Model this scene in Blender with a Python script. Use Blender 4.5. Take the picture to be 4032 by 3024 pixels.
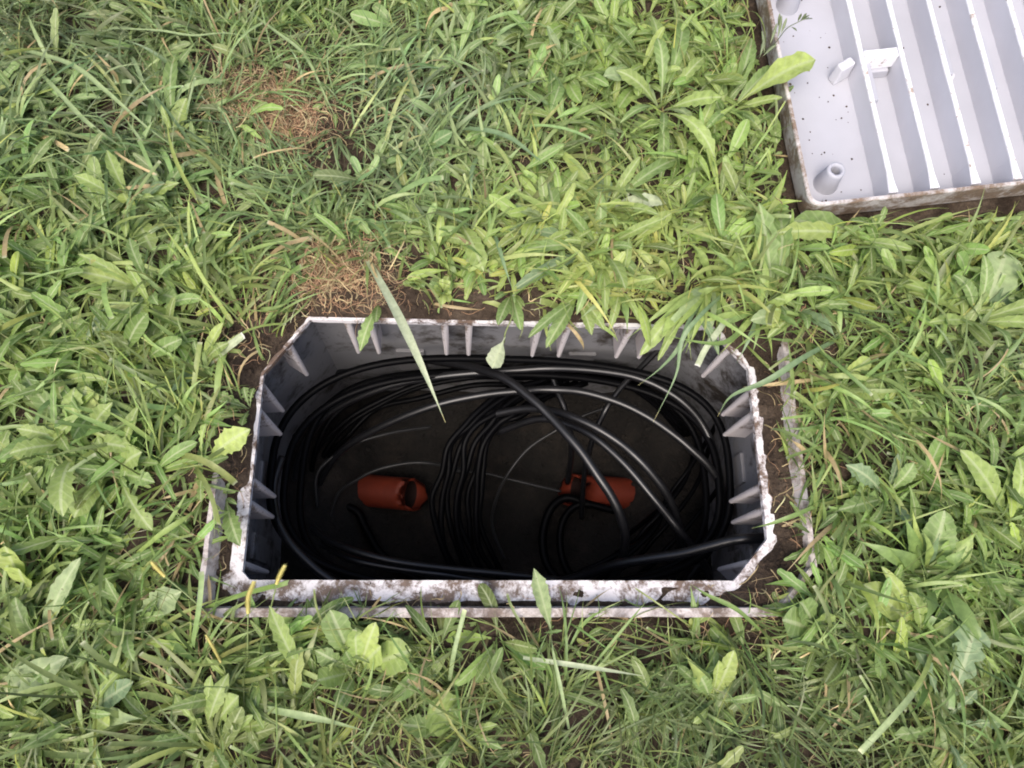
import bpy, math, random
import numpy as np
random.seed(7)
RNG = np.random.default_rng(11)
rad = math.radians

# ------------------------------------------------------------------ camera, sky, sun, exposure
scene = bpy.context.scene
for o in list(bpy.data.objects):
    bpy.data.objects.remove(o)
CAM = np.array([0.29069, -0.06468, 1.01865])
EUL = (0.31971, -0.05869, -0.00203)
FPX = 2950.0
cam_d = bpy.data.cameras.new('camera')
cam_d.sensor_width = 36.0
cam_d.lens = FPX / 4032 * 36.0
cam_d.clip_start = 0.02
cam_d.clip_end = 500
cam = bpy.data.objects.new('camera', cam_d)
scene.collection.objects.link(cam)
cam.location = CAM
cam.rotation_euler = EUL
scene.camera = cam

SUN_EL, SUN_AZ = 58.0, 200.0
w = bpy.data.worlds.new('World')
scene.world = w
w.use_nodes = True
nt = w.node_tree
nt.nodes.clear()
sky = nt.nodes.new('ShaderNodeTexSky')
sky.sky_type = 'NISHITA'
sky.sun_disc = False
sky.sun_elevation = rad(SUN_EL)
sky.sun_rotation = rad(SUN_AZ)
sky.air_density = 0.7
sky.dust_density = 5.0
sky.ozone_density = 1.0
bg = nt.nodes.new('ShaderNodeBackground')
bg.inputs['Strength'].default_value = 0.15
wo = nt.nodes.new('ShaderNodeOutputWorld')
nt.links.new(sky.outputs[0], bg.inputs[0])
nt.links.new(bg.outputs[0], wo.inputs[0])

sun_d = bpy.data.lights.new('sun', 'SUN')
sun_d.energy = 1.1
sun_d.angle = rad(35)
sun_d.color = (1.0, 0.95, 0.88)
sun = bpy.data.objects.new('sun', sun_d)
scene.collection.objects.link(sun)
sun.rotation_euler = (rad(90 - SUN_EL), 0, rad(180 - SUN_AZ))

scene.view_settings.view_transform = 'Standard'
scene.view_settings.look = 'None'
scene.view_settings.exposure = 0.86
scene.view_settings.gamma = 1.0
scene.view_settings.use_curve_mapping = False
scene.render.engine = 'CYCLES'
scene.cycles.filter_width = 1.9
scene.cycles.max_bounces = 8
scene.cycles.diffuse_bounces = 5
scene.cycles.transmission_bounces = 4

# ------------------------------------------------------------------ measuring helpers
def rotm(rx, ry, rz):
    cx, sx, cy, sy, cz, sz = (math.cos(rx), math.sin(rx), math.cos(ry), math.sin(ry), math.cos(rz), math.sin(rz))
    X = np.array([[1, 0, 0], [0, cx, -sx], [0, sx, cx]])
    Y = np.array([[cy, 0, sy], [0, 1, 0], [-sy, 0, cy]])
    Z = np.array([[cz, -sz, 0], [sz, cz, 0], [0, 0, 1]])
    return Z @ Y @ X
RC = rotm(*EUL)
def at(px, py, z=0.0):
    """a point of the photograph at a given height -> a place in the world"""
    d = RC @ np.array([(px - 2016) / FPX, -(py - 1512) / FPX, -1.0])
    return CAM + d * ((z - CAM[2]) / d[2])
def to_photo(P):
    q = (np.asarray(P) - CAM) @ RC
    return 2016 + FPX * q[..., 0] / -q[..., 2], 1512 - FPX * q[..., 1] / -q[..., 2]

C = scene.collection
def link(o, parent=None):
    C.objects.link(o)
    if parent is not None:
        o.parent = parent
    return o
def tag(o, label=None, cat=None, group=None, kind=None):
    if label: o['label'] = label
    if cat: o['category'] = cat
    if group: o['group'] = group
    if kind: o['kind'] = kind
    return o
def thing(name, label, cat, loc=(0, 0, 0), rot=(0, 0, 0), group=None):
    o = bpy.data.objects.new(name, None)
    o.empty_display_size = 0.05
    link(o)
    o.location = loc
    o.rotation_euler = rot
    return tag(o, label, cat, group)
def mesh(name, V, F, mat=None, smooth=False, col=None):
    me = bpy.data.meshes.new(name)
    me.from_pydata([tuple(map(float, v)) for v in V], [], F)
    if smooth:
        me.polygons.foreach_set('use_smooth', [True] * len(me.polygons))
    if mat: me.materials.append(mat)
    if col is not None:
        a = me.color_attributes.new('Col', 'FLOAT_COLOR', 'POINT')
        a.data.foreach_set('color', np.asarray(col, dtype=np.float32).ravel())
    me.update()
    return me
def obj(name, me, parent=None):
    return link(bpy.data.objects.new(name, me), parent)
def quadmesh(name, V, Q, mat, col=None, smooth=True):
    V = np.asarray(V, np.float32); Q = np.asarray(Q, np.int32)
    me = bpy.data.meshes.new(name)
    me.vertices.add(len(V)); me.vertices.foreach_set('co', V.ravel())
    me.loops.add(Q.size); me.loops.foreach_set('vertex_index', Q.ravel())
    me.polygons.add(len(Q))
    me.polygons.foreach_set('loop_start', np.arange(0, Q.size, Q.shape[1], dtype=np.int32))
    me.polygons.foreach_set('use_smooth', np.full(len(Q), smooth))
    me.update(calc_edges=True)
    if col is not None:
        a = me.color_attributes.new('Col', 'FLOAT_COLOR', 'POINT')
        a.data.foreach_set('color', np.asarray(col, np.float32).ravel())
    me.materials.append(mat)
    return me

class MB:
    def __init__(s): s.V = []; s.F = []
    def add(s, V, F):
        n = len(s.V)
        s.V += [tuple(map(float, v)) for v in V]
        s.F += [tuple(i + n for i in f) for f in F]
    def box(s, c, d, rz=0, taper=1.0, ry=0):
        """c = centre of base, d = size; taper scales the top"""
        cz, sz = math.cos(rz), math.sin(rz)
        V = []
        for (z, k) in ((0, 1), (d[2], taper)):
            for (a, b) in ((-1, -1), (1, -1), (1, 1), (-1, 1)):
                x, y = a * d[0] / 2 * k, b * d[1] / 2 * k
                V.append((c[0] + x * cz - y * sz, c[1] + x * sz + y * cz, c[2] + z))
        s.add(V, [(0, 3, 2, 1), (4, 5, 6, 7), (0, 1, 5, 4), (1, 2, 6, 5), (2, 3, 7, 6), (3, 0, 4, 7)])
    def ring(s, rings, closed=False):
        """rings: list of equal-length closed loops; skin between consecutive ones"""
        n = len(rings[0]); V = [p for r in rings for p in r]; F = []
        m = len(rings)
        for k in range(m if closed else m - 1):
            a, b = k * n, ((k + 1) % m) * n
            for i in range(n):
                j = (i + 1) % n
                F.append((a + i, a + j, b + j, b + i))
        s.add(V, F)
    def build(s, name, mat, parent=None, smooth=False, bevel=0):
        me = mesh(name, s.V, s.F, mat, smooth)
        import bmesh
        bm = bmesh.new(); bm.from_mesh(me)
        bmesh.ops.recalc_face_normals(bm, faces=bm.faces)
        bm.to_mesh(me); bm.free()
        o = obj(name, me, parent)
        if bevel:
            b = o.modifiers.new('bevel', 'BEVEL'); b.width = bevel; b.segments = 2; b.limit_method = 'ANGLE'
            b.harden_normals = False
        return o

def catmull(P, sub=8):
    P = np.asarray(P, float)
    E = np.vstack([2 * P[0] - P[1], P, 2 * P[-1] - P[-2]])
    out = []
    for i in range(1, len(E) - 2):
        for t in np.linspace(0, 1, sub, endpoint=False):
            a, b, c, d = E[i - 1], E[i], E[i + 1], E[i + 2]
            out.append(.5 * ((2 * b) + (-a + c) * t + (2 * a - 5 * b + 4 * c - d) * t * t + (-a + 3 * b - 3 * c + d) * t ** 3))
    out.append(P[-1])
    return np.array(out)
def tube(P, r, n=10, closed=False, caps=True):
    P = np.asarray(P, float); m = len(P)
    T = np.gradient(P, axis=0)
    if closed: T = np.roll(P, -1, 0) - np.roll(P, 1, 0)
    T /= np.linalg.norm(T, axis=1)[:, None] + 1e-12
    up = np.array([0, 0, 1.0])
    V = []
    R = np.broadcast_to(np.asarray(r, float), (m,))
    for i in range(m):
        a = np.cross(T[i], up)
        if np.linalg.norm(a) < .05: a = np.cross(T[i], [0, 1, 0])
        a /= np.linalg.norm(a); b = np.cross(a, T[i])
        for k in range(n):
            th = 2 * math.pi * k / n
            V.append(P[i] + R[i] * (a * math.cos(th) + b * math.sin(th)))
    F = []
    for i in range(m if closed else m - 1):
        i2 = (i + 1) % m
        for k in range(n):
            k2 = (k + 1) % n
            F.append((i * n + k, i2 * n + k, i2 * n + k2, i * n + k2))
    if not closed and caps:
        F.append(tuple(range(n))); F.append(tuple(reversed(range((m - 1) * n, m * n))))
    return V, F

# ------------------------------------------------------------------ noise (numpy)
_perm = RNG.permutation(512)
_val = RNG.random(512)
def vnoise(x, y, s=1.0, seed=0):
    x = np.asarray(x) * s + seed * 17.3 + 300; y = np.asarray(y) * s + seed * 9.1 + 300
    xi = np.floor(x).astype(int); yi = np.floor(y).astype(int)
    xf = x - xi; yf = y - yi
    u = xf * xf * (3 - 2 * xf); v = yf * yf * (3 - 2 * yf)
    h = lambda a, b: _val[(_perm[(a & 511)] + b) & 511]
    return ((h(xi, yi) * (1 - u) + h(xi + 1, yi) * u) * (1 - v) + (h(xi, yi + 1) * (1 - u) + h(xi + 1, yi + 1) * u) * v)
def fbm(x, y, s=1.0, o=4, seed=0):
    r = 0; a = .5; t = 0
    for k in range(o):
        r = r + a * vnoise(x, y, s * 2 ** k, seed + k); t += a; a *= .5
    return r / t

# ------------------------------------------------------------------ materials
def newmat(name):
    m = bpy.data.materials.new(name); m.use_nodes = True
    n = m.node_tree; n.nodes.clear()
    out = n.nodes.new('ShaderNodeOutputMaterial')
    b = n.nodes.new('ShaderNodeBsdfPrincipled')
    n.links.new(b.outputs[0], out.inputs[0])
    return m, n, b, out
def tex(n, scale, detail=6, rough=.6, dist=0.0, coord='Object', vec=None):
    if vec is None:
        tc = n.nodes.new('ShaderNodeTexCoord'); vec = tc.outputs[coord]
    t = n.nodes.new('ShaderNodeTexNoise')
    t.inputs['Scale'].default_value = scale; t.inputs['Detail'].default_value = detail
    t.inputs['Roughness'].default_value = rough; t.inputs['Distortion'].default_value = dist
    n.links.new(vec, t.inputs['Vector'])
    return t
def ramp(n, fac, stops):
    r = n.nodes.new('ShaderNodeValToRGB')
    while len(r.color_ramp.elements) < len(stops): r.color_ramp.elements.new(.5)
    for e, (p, c) in zip(r.color_ramp.elements, stops):
        e.position = p; e.color = (*c, 1) if len(c) == 3 else c
    n.links.new(fac, r.inputs[0])
    return r
def mixc(n, fac, a, b, mode='MIX'):
    m = n.nodes.new('ShaderNodeMix'); m.data_type = 'RGBA'; m.blend_type = mode
    if isinstance(fac, (int, float)): m.inputs[0].default_value = fac
    else: n.links.new(fac, m.inputs[0])
    for i, v in ((6, a), (7, b)):
        if isinstance(v, tuple): m.inputs[i].default_value = (*v, 1)
        else: n.links.new(v, m.inputs[i])
    return m.outputs[2]
def bump(n, b, h, strength=.5, dist=.002):
    bp = n.nodes.new('ShaderNodeBump'); bp.inputs['Strength'].default_value = strength
    bp.inputs['Distance'].default_value = dist
    n.links.new(h, bp.inputs['Height']); n.links.new(bp.outputs[0], b.inputs['Normal'])

def mat_soil():
    m, n, b, _ = newmat('soil')
    t1 = tex(n, 14, 10, .7); t2 = tex(n, 160, 6, .75)
    c = ramp(n, t1.outputs[0], [(.3, (.030, .021, .015)), (.5, (.074, .055, .041)), (.7, (.145, .114, .087))])
    c2 = ramp(n, t2.outputs[0], [(.3, (.45, .42, .40)), (.55, (.95, .92, .88)), (.75, (1.5, 1.35, 1.2))])
    n.links.new(mixc(n, 1.0, c.outputs[0], c2.outputs[0], 'MULTIPLY'), b.inputs['Base Color'])
    b.inputs['Roughness'].default_value = .95
    b.inputs['Specular IOR Level'].default_value = .2
    bump(n, b, t2.outputs[0], .9, .006)
    return m
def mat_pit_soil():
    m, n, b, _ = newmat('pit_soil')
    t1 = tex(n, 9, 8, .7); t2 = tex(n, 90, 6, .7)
    c = ramp(n, t1.outputs[0], [(.3, (.004, .003, .002)), (.52, (.011, .0085, .006)), (.75, (.040, .031, .023))])  # near-black tones carry the shade of the pit
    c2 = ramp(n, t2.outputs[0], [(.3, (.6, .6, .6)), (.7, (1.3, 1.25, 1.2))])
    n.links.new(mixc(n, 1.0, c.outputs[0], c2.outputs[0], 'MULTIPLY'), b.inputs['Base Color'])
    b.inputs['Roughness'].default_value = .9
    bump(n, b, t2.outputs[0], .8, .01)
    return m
def mat_white(name, base, dirt, lo, hi, s1=26, s2=150, rough=.55, speck=0.0):
    """weathered white moulding with soil ground into it"""
    m, n, b, _ = newmat(name)
    t1 = tex(n, s1, 9, .72, .4); t2 = tex(n, s2, 5, .7); t3 = tex(n, 5, 4, .6)
    ad = n.nodes.new('ShaderNodeMath'); ad.operation = 'MULTIPLY_ADD'
    n.links.new(t2.outputs[0], ad.inputs[0]); ad.inputs[1].default_value = .35
    n.links.new(t1.outputs[0], ad.inputs[2])
    ad2 = n.nodes.new('ShaderNodeMath'); ad2.operation = 'MULTIPLY_ADD'
    n.links.new(t3.outputs[0], ad2.inputs[0]); ad2.inputs[1].default_value = .35
    n.links.new(ad.outputs[0], ad2.inputs[2])
    msk = ramp(n, ad2.outputs[0], [(lo, (0, 0, 0)), (hi, (1, 1, 1))])
    dc = ramp(n, t2.outputs[0], [(.3, tuple(x * .45 for x in dirt)), (.7, dirt)])
    bc = ramp(n, t3.outputs[0], [(.35, tuple(x * .88 for x in base)), (.65, base)])
    c = mixc(n, msk.outputs[0], bc.outputs[0], dc.outputs[0])
    n.links.new(c, b.inputs['Base Color'])
    b.inputs['Roughness'].default_value = rough
    bump(n, b, ad.outputs[0], .35, .0015)
    return m
def mat_foliage(name, rough=.5, trans=.35, vein=.0):
    m, n, b, out = newmat(name)
    at_ = n.nodes.new('ShaderNodeAttribute'); at_.attribute_name = 'Col'
    oi = n.nodes.new('ShaderNodeObjectInfo')
    c = mixc(n, 1.0, at_.outputs['Color'], oi.outputs['Color'], 'MULTIPLY')
    t = tex(n, 120, 4, .6)
    t_ = ramp(n, t.outputs[0], [(.22, (.55, .42, .30)), (.30, (.80, .82, .76)), (.7, (1.18, 1.14, 1.12))])
    c = mixc(n, 1.0, c, t_.outputs[0], 'MULTIPLY')
    hgt = t.outputs[0]
    if vein:
        def mth(op, a, b_=None, c_=None):
            q = n.nodes.new('ShaderNodeMath'); q.operation = op
            for i, v in enumerate((a, b_, c_)):
                if v is None: continue
                if isinstance(v, (int, float)): q.inputs[i].default_value = v
                else: n.links.new(v, q.inputs[i])
            return q.outputs[0]
        ln = n.nodes.new('ShaderNodeAttribute'); ln.attribute_name = 'Len'
        al = at_.outputs['Alpha']
        rib = ramp(n, al, [(.05, (1, 1, 1)), (.17, (0, 0, 0))])
        sv = mth('SINE', mth('MULTIPLY_ADD', ln.outputs['Fac'], 58.0, mth('MULTIPLY', al, -7.0)))
        svr = ramp(n, mth('MULTIPLY_ADD', sv, .5, .5), [(.72, (0, 0, 0)), (1.0, (1, 1, 1))])
        c = mixc(n, mth('MULTIPLY', svr.outputs[0], .22), c, (.42, .48, .25))
        c = mixc(n, mth('MULTIPLY', rib.outputs[0], .62), c, (.50, .55, .33))
        hgt = mth('MULTIPLY_ADD', svr.outputs[0], -.5, t.outputs[0])
        # insect holes and brown bruises
        sp = tex(n, 210, 2, .5)
        spm = ramp(n, sp.outputs[0], [(.70, (0, 0, 0)), (.74, (1, 1, 1))])
        c = mixc(n, mth('MULTIPLY', spm.outputs[0], .7), c, (.11, .085, .04))
    n.links.new(c, b.inputs['Base Color'])
    b.inputs['Roughness'].default_value = rough
    b.inputs['Specular IOR Level'].default_value = .45
    tb = n.nodes.new('ShaderNodeBsdfTranslucent')
    n.links.new(mixc(n, 1.0, c, (1.1, 1.12, .75), 'MULTIPLY'), tb.inputs['Color'])
    mx = n.nodes.new('ShaderNodeMixShader'); mx.inputs[0].default_value = trans
    n.links.new(b.outputs[0], mx.inputs[1]); n.links.new(tb.outputs[0], mx.inputs[2])
    n.links.new(mx.outputs[0], out.inputs[0])
    bump(n, b, hgt, .35 if vein else .25, .001)
    return m
def mat_plain(name, col, rough, spec=.5, var=.15, scale=60, bmp=.1):
    m, n, b, _ = newmat(name)
    t = tex(n, scale, 6, .65)
    c = ramp(n, t.outputs[0], [(.3, tuple(x * (1 - var) for x in col)), (.7, tuple(x * (1 + var) for x in col))])
    n.links.new(c.outputs[0], b.inputs['Base Color'])
    b.inputs['Roughness'].default_value = rough
    b.inputs['Specular IOR Level'].default_value = spec
    if bmp: bump(n, b, t.outputs[0], bmp, .001)
    return m

M_soil = mat_soil()
M_pit = mat_pit_soil()
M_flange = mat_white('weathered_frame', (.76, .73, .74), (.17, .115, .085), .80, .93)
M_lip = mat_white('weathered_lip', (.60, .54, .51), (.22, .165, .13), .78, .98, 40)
M_wall = mat_white('box_wall', (.22, .22, .23), (.05, .042, .035), .84, 1.0, 14, 80)  # white plastic toned down to grey, pit shade put into the wall colour
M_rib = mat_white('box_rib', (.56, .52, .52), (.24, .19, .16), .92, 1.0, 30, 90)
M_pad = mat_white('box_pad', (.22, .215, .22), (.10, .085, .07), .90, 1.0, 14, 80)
M_lid = mat_white('lid_composite', (.41, .415, .46), (.34, .29, .26), 1.05, 1.14, 24, 220, .6)
M_lidrib = mat_white('lid_rib_top', (.58, .58, .62), (.42, .33, .27), 1.03, 1.10, 40, 200, .6)
M_edge = mat_white('lit_edge', (.82, .82, .85), (.45, .35, .28), .90, 1.08, 60, 200, .6)  # whiter than the ribs: skylight on their tops put into the colour
M_lidrim = mat_white('lid_rim', (.56, .53, .52), (.24, .17, .12), .76, .92, 22, 160, .7)
M_dull = mat_plain('dull_black_sheath', (.002, .002, .0025), .42, .06, .3, 40, .05)
M_cable = mat_plain('black_sheath', (.006, .006, .007), .36, .6, .3, 40, .05)
M_bore = mat_plain('shaded_bore', (.020, .010, .008), .8, .2, .3, 30, .2)  # inside of the orange duct, its shade painted as a dark colour
M_thin = mat_plain('grey_sheath', (.018, .018, .018), .42, .3, .3, 40, .05)
M_orange = mat_plain('orange_duct', (.18, .028, .012), .55, .4, .2, 30, .15)
M_leaf = mat_foliage('leaf', .55, .30, 1)
M_grass = mat_foliage('grass_blade', .42, .30)
M_dry = mat_foliage('dry_grass', .8, .15)

# ------------------------------------------------------------------ the opening
INNER = np.array([(0.010, 0.0), (0.649, 0.0), (0.701, 0.055), (0.700, 0.303), (0.650, 0.366), (0.058, 0.366), (0.0, 0.282), (0.0, 0.010)])
def offset_poly(P, offs):
    """offset each edge i (P[i]->P[i+1]) outward by offs[i]"""
    n = len(P); L = []
    for i in range(n):
        a, b = P[i], P[(i + 1) % n]; d = (b - a) / np.linalg.norm(b - a); nn = np.array([d[1], -d[0]])
        L.append((a + nn * offs[i], d))
    out = []
    for i in range(n):
        (p, d), (q, e) = L[i - 1], L[i]
        t = np.linalg.solve(np.array([d, -e]).T, q - p)
        out.append(p + d * t[0])
    return np.array(out)
#            near   LR   right  UR    far   UL   left   LL
def offs(near, right, far, left, ch): return (near, ch, right, ch, far, ch, left, ch)
P_foot = offset_poly(INNER, offs(.032, .034, .032, .028, .052))
P_ltop = offset_poly(INNER, offs(.036, .044, .036, .037, .058))
P_lout = offset_poly(INNER, offs(.047, .051, .047, .043, .064))
P_wall = offset_poly(INNER, offs(.034, .036, .036, .036, .034))
P_wout = offset_poly(INNER, offs(.042, .044, .044, .041, .042))
P_flare = offset_poly(INNER, offs(.050, .052, .052, .050, .048))
def resample(P, step=.012, jit=0.0, seed=0):
    r = np.random.default_rng(seed); out = []
    for i in range(len(P)):
        a, b = P[i], P[(i + 1) % len(P)]
        m = max(1, int(round(np.linalg.norm(INNER[(i + 1) % len(P)] - INNER[i]) / step)))
        for k in range(m):
            q = a + (b - a) * k / m
            if jit: q = q + r.normal(0, jit, 2)
            out.append(q)
    return out
def loop3(P, z, jit=0.0, seed=0, zj=0.0):
    r = np.random.default_rng(seed + 5)
    return [(q[0], q[1], z + (r.normal(0, zj) if zj else 0)) for q in resample(P, .012, jit, seed)]
def poly_dist(x, y, P):
    """signed distance: negative inside"""
    x = np.asarray(x, float); y = np.asarray(y, float)
    best = np.full(x.shape, 1e9); inside = np.ones(x.shape, bool)
    n = len(P)
    for i in range(n):
        a, b = P[i], P[(i + 1) % n]; d = b - a; L = np.dot(d, d)
        t = np.clip(((x - a[0]) * d[0] + (y - a[1]) * d[1]) / L, 0, 1)
        best = np.minimum(best, np.hypot(x - a[0] - t * d[0], y - a[1] - t * d[1]))
        inside &= (d[0] * (y - a[1]) - d[1] * (x - a[0])) >= 0
    return np.where(inside, -best, best)

def sstep(a, b, x):
    t = np.clip((np.asarray(x, float) - a) / (b - a), 0, 1); return t * t * (3 - 2 * t)
def ground_z(x, y):
    x = np.asarray(x, float); y = np.asarray(y, float)
    d = poly_dist(x, y, INNER); dl = poly_dist(x, y, P_lout)
    base = .014 + .016 * (fbm(x, y, 6, 4, 1) - .5) + .012 * (fbm(x, y, 30, 3, 4) - .5)
    far_w = sstep(.30, .37, y)
    left_w = sstep(.11, .15, y) * (x < .35)
    right_w = (x > .5) * sstep(.085, .30, y)
    cov = np.maximum(far_w, left_w)
    # soil heaped over the rim on the far side and along the upper left
    high = .036 + .016 * (fbm(x, y, 25, 4, 7) - .5) + .012 * (fbm(x, y, 90, 2, 8) - .5)
    out = base * (1 - cov) + np.maximum(base, high) * cov
    right_w = right_w * (1 - far_w)
    out = np.where(right_w > 0, out * (1 - right_w) + (.031 + .022 * (fbm(x, y, 30, 4, 3) - .5)) * right_w, out)
    fl_near = -.006 + .034 * (fbm(x, y, 55, 4, 9) - .53)
    gs = np.where((x < .02) & (y > .01), .014, .0265) + .010 * (fbm(x, y, 50, 3, 15) - .5)
    groove = sstep(gs, gs + .006, d) * (.007 + .008 * (fbm(x, y, 60, 3, 2) - .5)) - .003
    corner = (x > .60) * sstep(.60, .68, x) * sstep(.010, .026, d + .014 * (fbm(x, y, 45, 3, 18) - .5)) * .016 * (y < .2)
    near = np.maximum(fl_near * .6, groove * .55) + corner
    right_f = sstep(.004, .016, d + .002 - .012 * fbm(x, y, 70, 3, 12)) * (.013 + .012 * (fbm(x, y, 55, 4, 5) - .45)) - .002
    fl = np.where((x > .35) & (y > .09), right_f, near)
    slope = (d - .0035 - .022 * np.maximum(0, fbm(x, y, 45, 3, 6) - .48)) * .9
    fl = fl * (1 - cov) + np.minimum(high, slope) * cov
    t = sstep(-.012, .010, dl)
    t = np.where(cov > .5, sstep(.0, .03, d), t)
    h = fl * (1 - t) + out * t
    h = np.where(cov > 0.02, np.where(d < .03, np.minimum(h, slope * cov + h * (1 - cov)), h), h)
    h = np.where(d < .003, np.minimum(h, -.0035), h)
    far = np.hypot(x - .35, y - .2)
    # the lid has pressed the soil flat where it lies
    lx, ly = x - .79268, y - .5368
    u_, v_ = lx * math.cos(.094) + ly * math.sin(.094), -lx * math.sin(.094) + ly * math.cos(.094)
    under = (u_ > -.02) & (u_ < .77) & (v_ > -.02) & (v_ < .45)
    h = np.where(under, np.minimum(h, .008 + .1 * np.clip(u_, 0, 1) + .08 * np.clip(v_, 0, 1)), h)
    return np.clip(h, -.0035, None) + sstep(1.5, 12, far) * .25 * (fbm(x, y, .25, 3, 30) - .5)

def build_ground():
    xs = np.concatenate([-np.geomspace(60, .75, 40), np.arange(-.70, 1.55, .007), 1.55 + np.geomspace(.05, 60, 40)])
    ys = np.concatenate([-np.geomspace(60, .55, 40), np.arange(-.50, 1.35, .007), 1.35 + np.geomspace(.05, 60, 40)])
    X, Y = np.meshgrid(xs, ys)
    d = poly_dist(X, Y, INNER)
    e = 1e-4
    gx = (poly_dist(X + e, Y, INNER) - d) / e; gy = (poly_dist(X, Y + e, INNER) - d) / e
    gl = np.hypot(gx, gy) + 1e-9
    keepv = d > -.0075
    mv = keepv & (d < .0012)
    X = np.where(mv, X + gx / gl * (.0015 - d), X); Y = np.where(mv, Y + gy / gl * (.0015 - d), Y)
    Z = ground_z(X, Y)
    V = np.stack([X, Y, Z], -1).reshape(-1, 3)
    ny, nx = X.shape
    I = np.arange(ny * nx).reshape(ny, nx)
    Q = np.stack([I[:-1, :-1], I[:-1, 1:], I[1:, 1:], I[1:, :-1]], -1)
    k = keepv[:-1, :-1] & keepv[:-1, 1:] & keepv[1:, 1:] & keepv[1:, :-1]
    Q = Q[k]
    o = obj('ground', quadmesh('ground', V, Q, M_soil))
    tag(o, 'brown soil under the lawn, heaped over the far rim of the box', kind='structure')
build_ground()

# ------------------------------------------------------------------ the buried box
box = thing('utility_box', 'open white plastic utility box sunk in the lawn with black cables coiled inside', 'utility box', (.35, .183, -.3))
def bx_parent(o):
    o.parent = box
    o.matrix_parent_inverse = __import__('mathutils').Matrix.Translation((-.35, -.183, .3))
    return o
mb = MB()
mb.ring([loop3(P_foot, -.0005), loop3(INNER, 0, .0002, 1, .0002), loop3(INNER, -.009, .0002, 1), loop3(P_wall, -.012), loop3(P_foot, -.014)], closed=True)
bx_parent(mb.build('flange', M_flange))
mb = MB()
mb.ring([loop3(P_foot, -.006), loop3(P_ltop, .029, .0003, 3, .0005), loop3(P_lout, .030, .0004, 4, .0006), loop3(P_lout, -.03)], closed=True)
bx_parent(mb.build('lip', M_lip))
NP = len(INNER)
PIT = -.60
for i in range(NP):
    j = (i + 1) % NP
    mb = MB()
    a, b = P_wall[i], P_wall[j]; c_, d_ = P_wout[i], P_wout[j]; e_, f_ = P_flare[i], P_flare[j]
    zt, zb = -.0135, PIT
    mb.add([(*a, zt), (*b, zt), (*f_, zb), (*e_, zb), (*c_, zt), (*d_, zt), (f_[0] + (d_ - b)[0], f_[1] + (d_ - b)[1], zb), (e_[0] + (c_ - a)[0], e_[1] + (c_ - a)[1], zb)],
           [(0, 1, 2, 3), (5, 4, 7, 6), (0, 4, 5, 1), (3, 2, 6, 7), (0, 3, 7, 4), (1, 5, 6, 2)])
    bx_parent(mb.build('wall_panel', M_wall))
# short gusset ribs under the rim: a tapering web with a rounded front bead
def gusset_mesh():
    mb = MB()
    D, H = .040, .128
    for (x0, x1, w0, w1, zt, zb) in ((.003, D, .0035, .0030, 0, -H), ):
        mb.add([(-w0, x0, zt), (w0, x0, zt), (w0, x1, zt), (-w0, x1, zt), (-w1, x0, zb + .002), (w1, x0, zb + .002), (w1, x1 + .004, zb - .008), (-w1, x1 + .004, zb - .008)],
               [(0, 3, 2, 1), (4, 5, 6, 7), (0, 1, 5, 4), (1, 2, 6, 5), (2, 3, 7, 6), (3, 0, 4, 7)])
    # front bead, wider at the top
    n = 6; V = []; F = []
    for (z, w_) in ((0, .0062), (-H * .5, .0050), (-H, .0036)):
        for k in range(n):
            th = math.pi * k / (n - 1)
            V.append((w_ * math.cos(th), .0045 - .0045 * math.sin(th), z))
    for r in range(2):
        for k in range(n - 1):
            F.append((r * n + k, r * n + k + 1, (r + 1) * n + k + 1, (r + 1) * n + k))
    F.append(tuple(range(2 * n, 3 * n)))
    mb.add(V, F)
    me = mesh('rib', mb.V, mb.F, M_rib)
    return me
GM = gusset_mesh()
gus = []
for x in (.109, .142, .252, .288, .393, .437, .533, .571): gus.append((x, .366, 0)); gus.append((x, 0, math.pi))
for y in (.268, .230, .132, .101, .020): gus.append((0, y, math.pi / 2))
for y in (.272, .238, .130, .097): gus.append((.701, y, -math.pi / 2))
gus += [(.032, .327, math.atan2(.084, .058)), (.674, .336, -math.atan2(.063, .050)), (.674, .028, -math.pi + math.atan2(.055, .052))]
for (x, y, r) in gus:
    o = obj('rib', GM); o.location = (x, y, -.009); o.rotation_euler = (0, 0, r)
    bx_parent(o)
# raised moulded pads lower on the walls
def pad(p, ang, wd, z0, z1):
    mb = MB(); c, s = math.cos(ang), math.sin(ang)
    V = []
    for (z, e) in ((z0, .016 * (-z0) / .6), (z1, .016 * (-z1) / .6)):
        for (a, t) in ((-wd / 2, -.006 + 0), (wd / 2, -.006), (wd / 2, .01), (-wd / 2, .01)):
            t = t + .036 + e
            V.append((p[0] + a * c - t * s, p[1] + a * s + t * c, z))
    mb.add(V, [(0, 3, 2, 1), (4, 5, 6, 7), (0, 1, 5, 4), (1, 2, 6, 5), (2, 3, 7, 6), (3, 0, 4, 7)])
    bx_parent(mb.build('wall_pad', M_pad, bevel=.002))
for x in (.185, .49): pad((x, .366), 0, .05, -.33, -.22)
for y in (.175, .062): pad((0, y), math.pi / 2, .040, -.28, -.17)
for y in (.19, .04): pad((.701, y), -math.pi / 2, .05, -.30, -.16)

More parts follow.
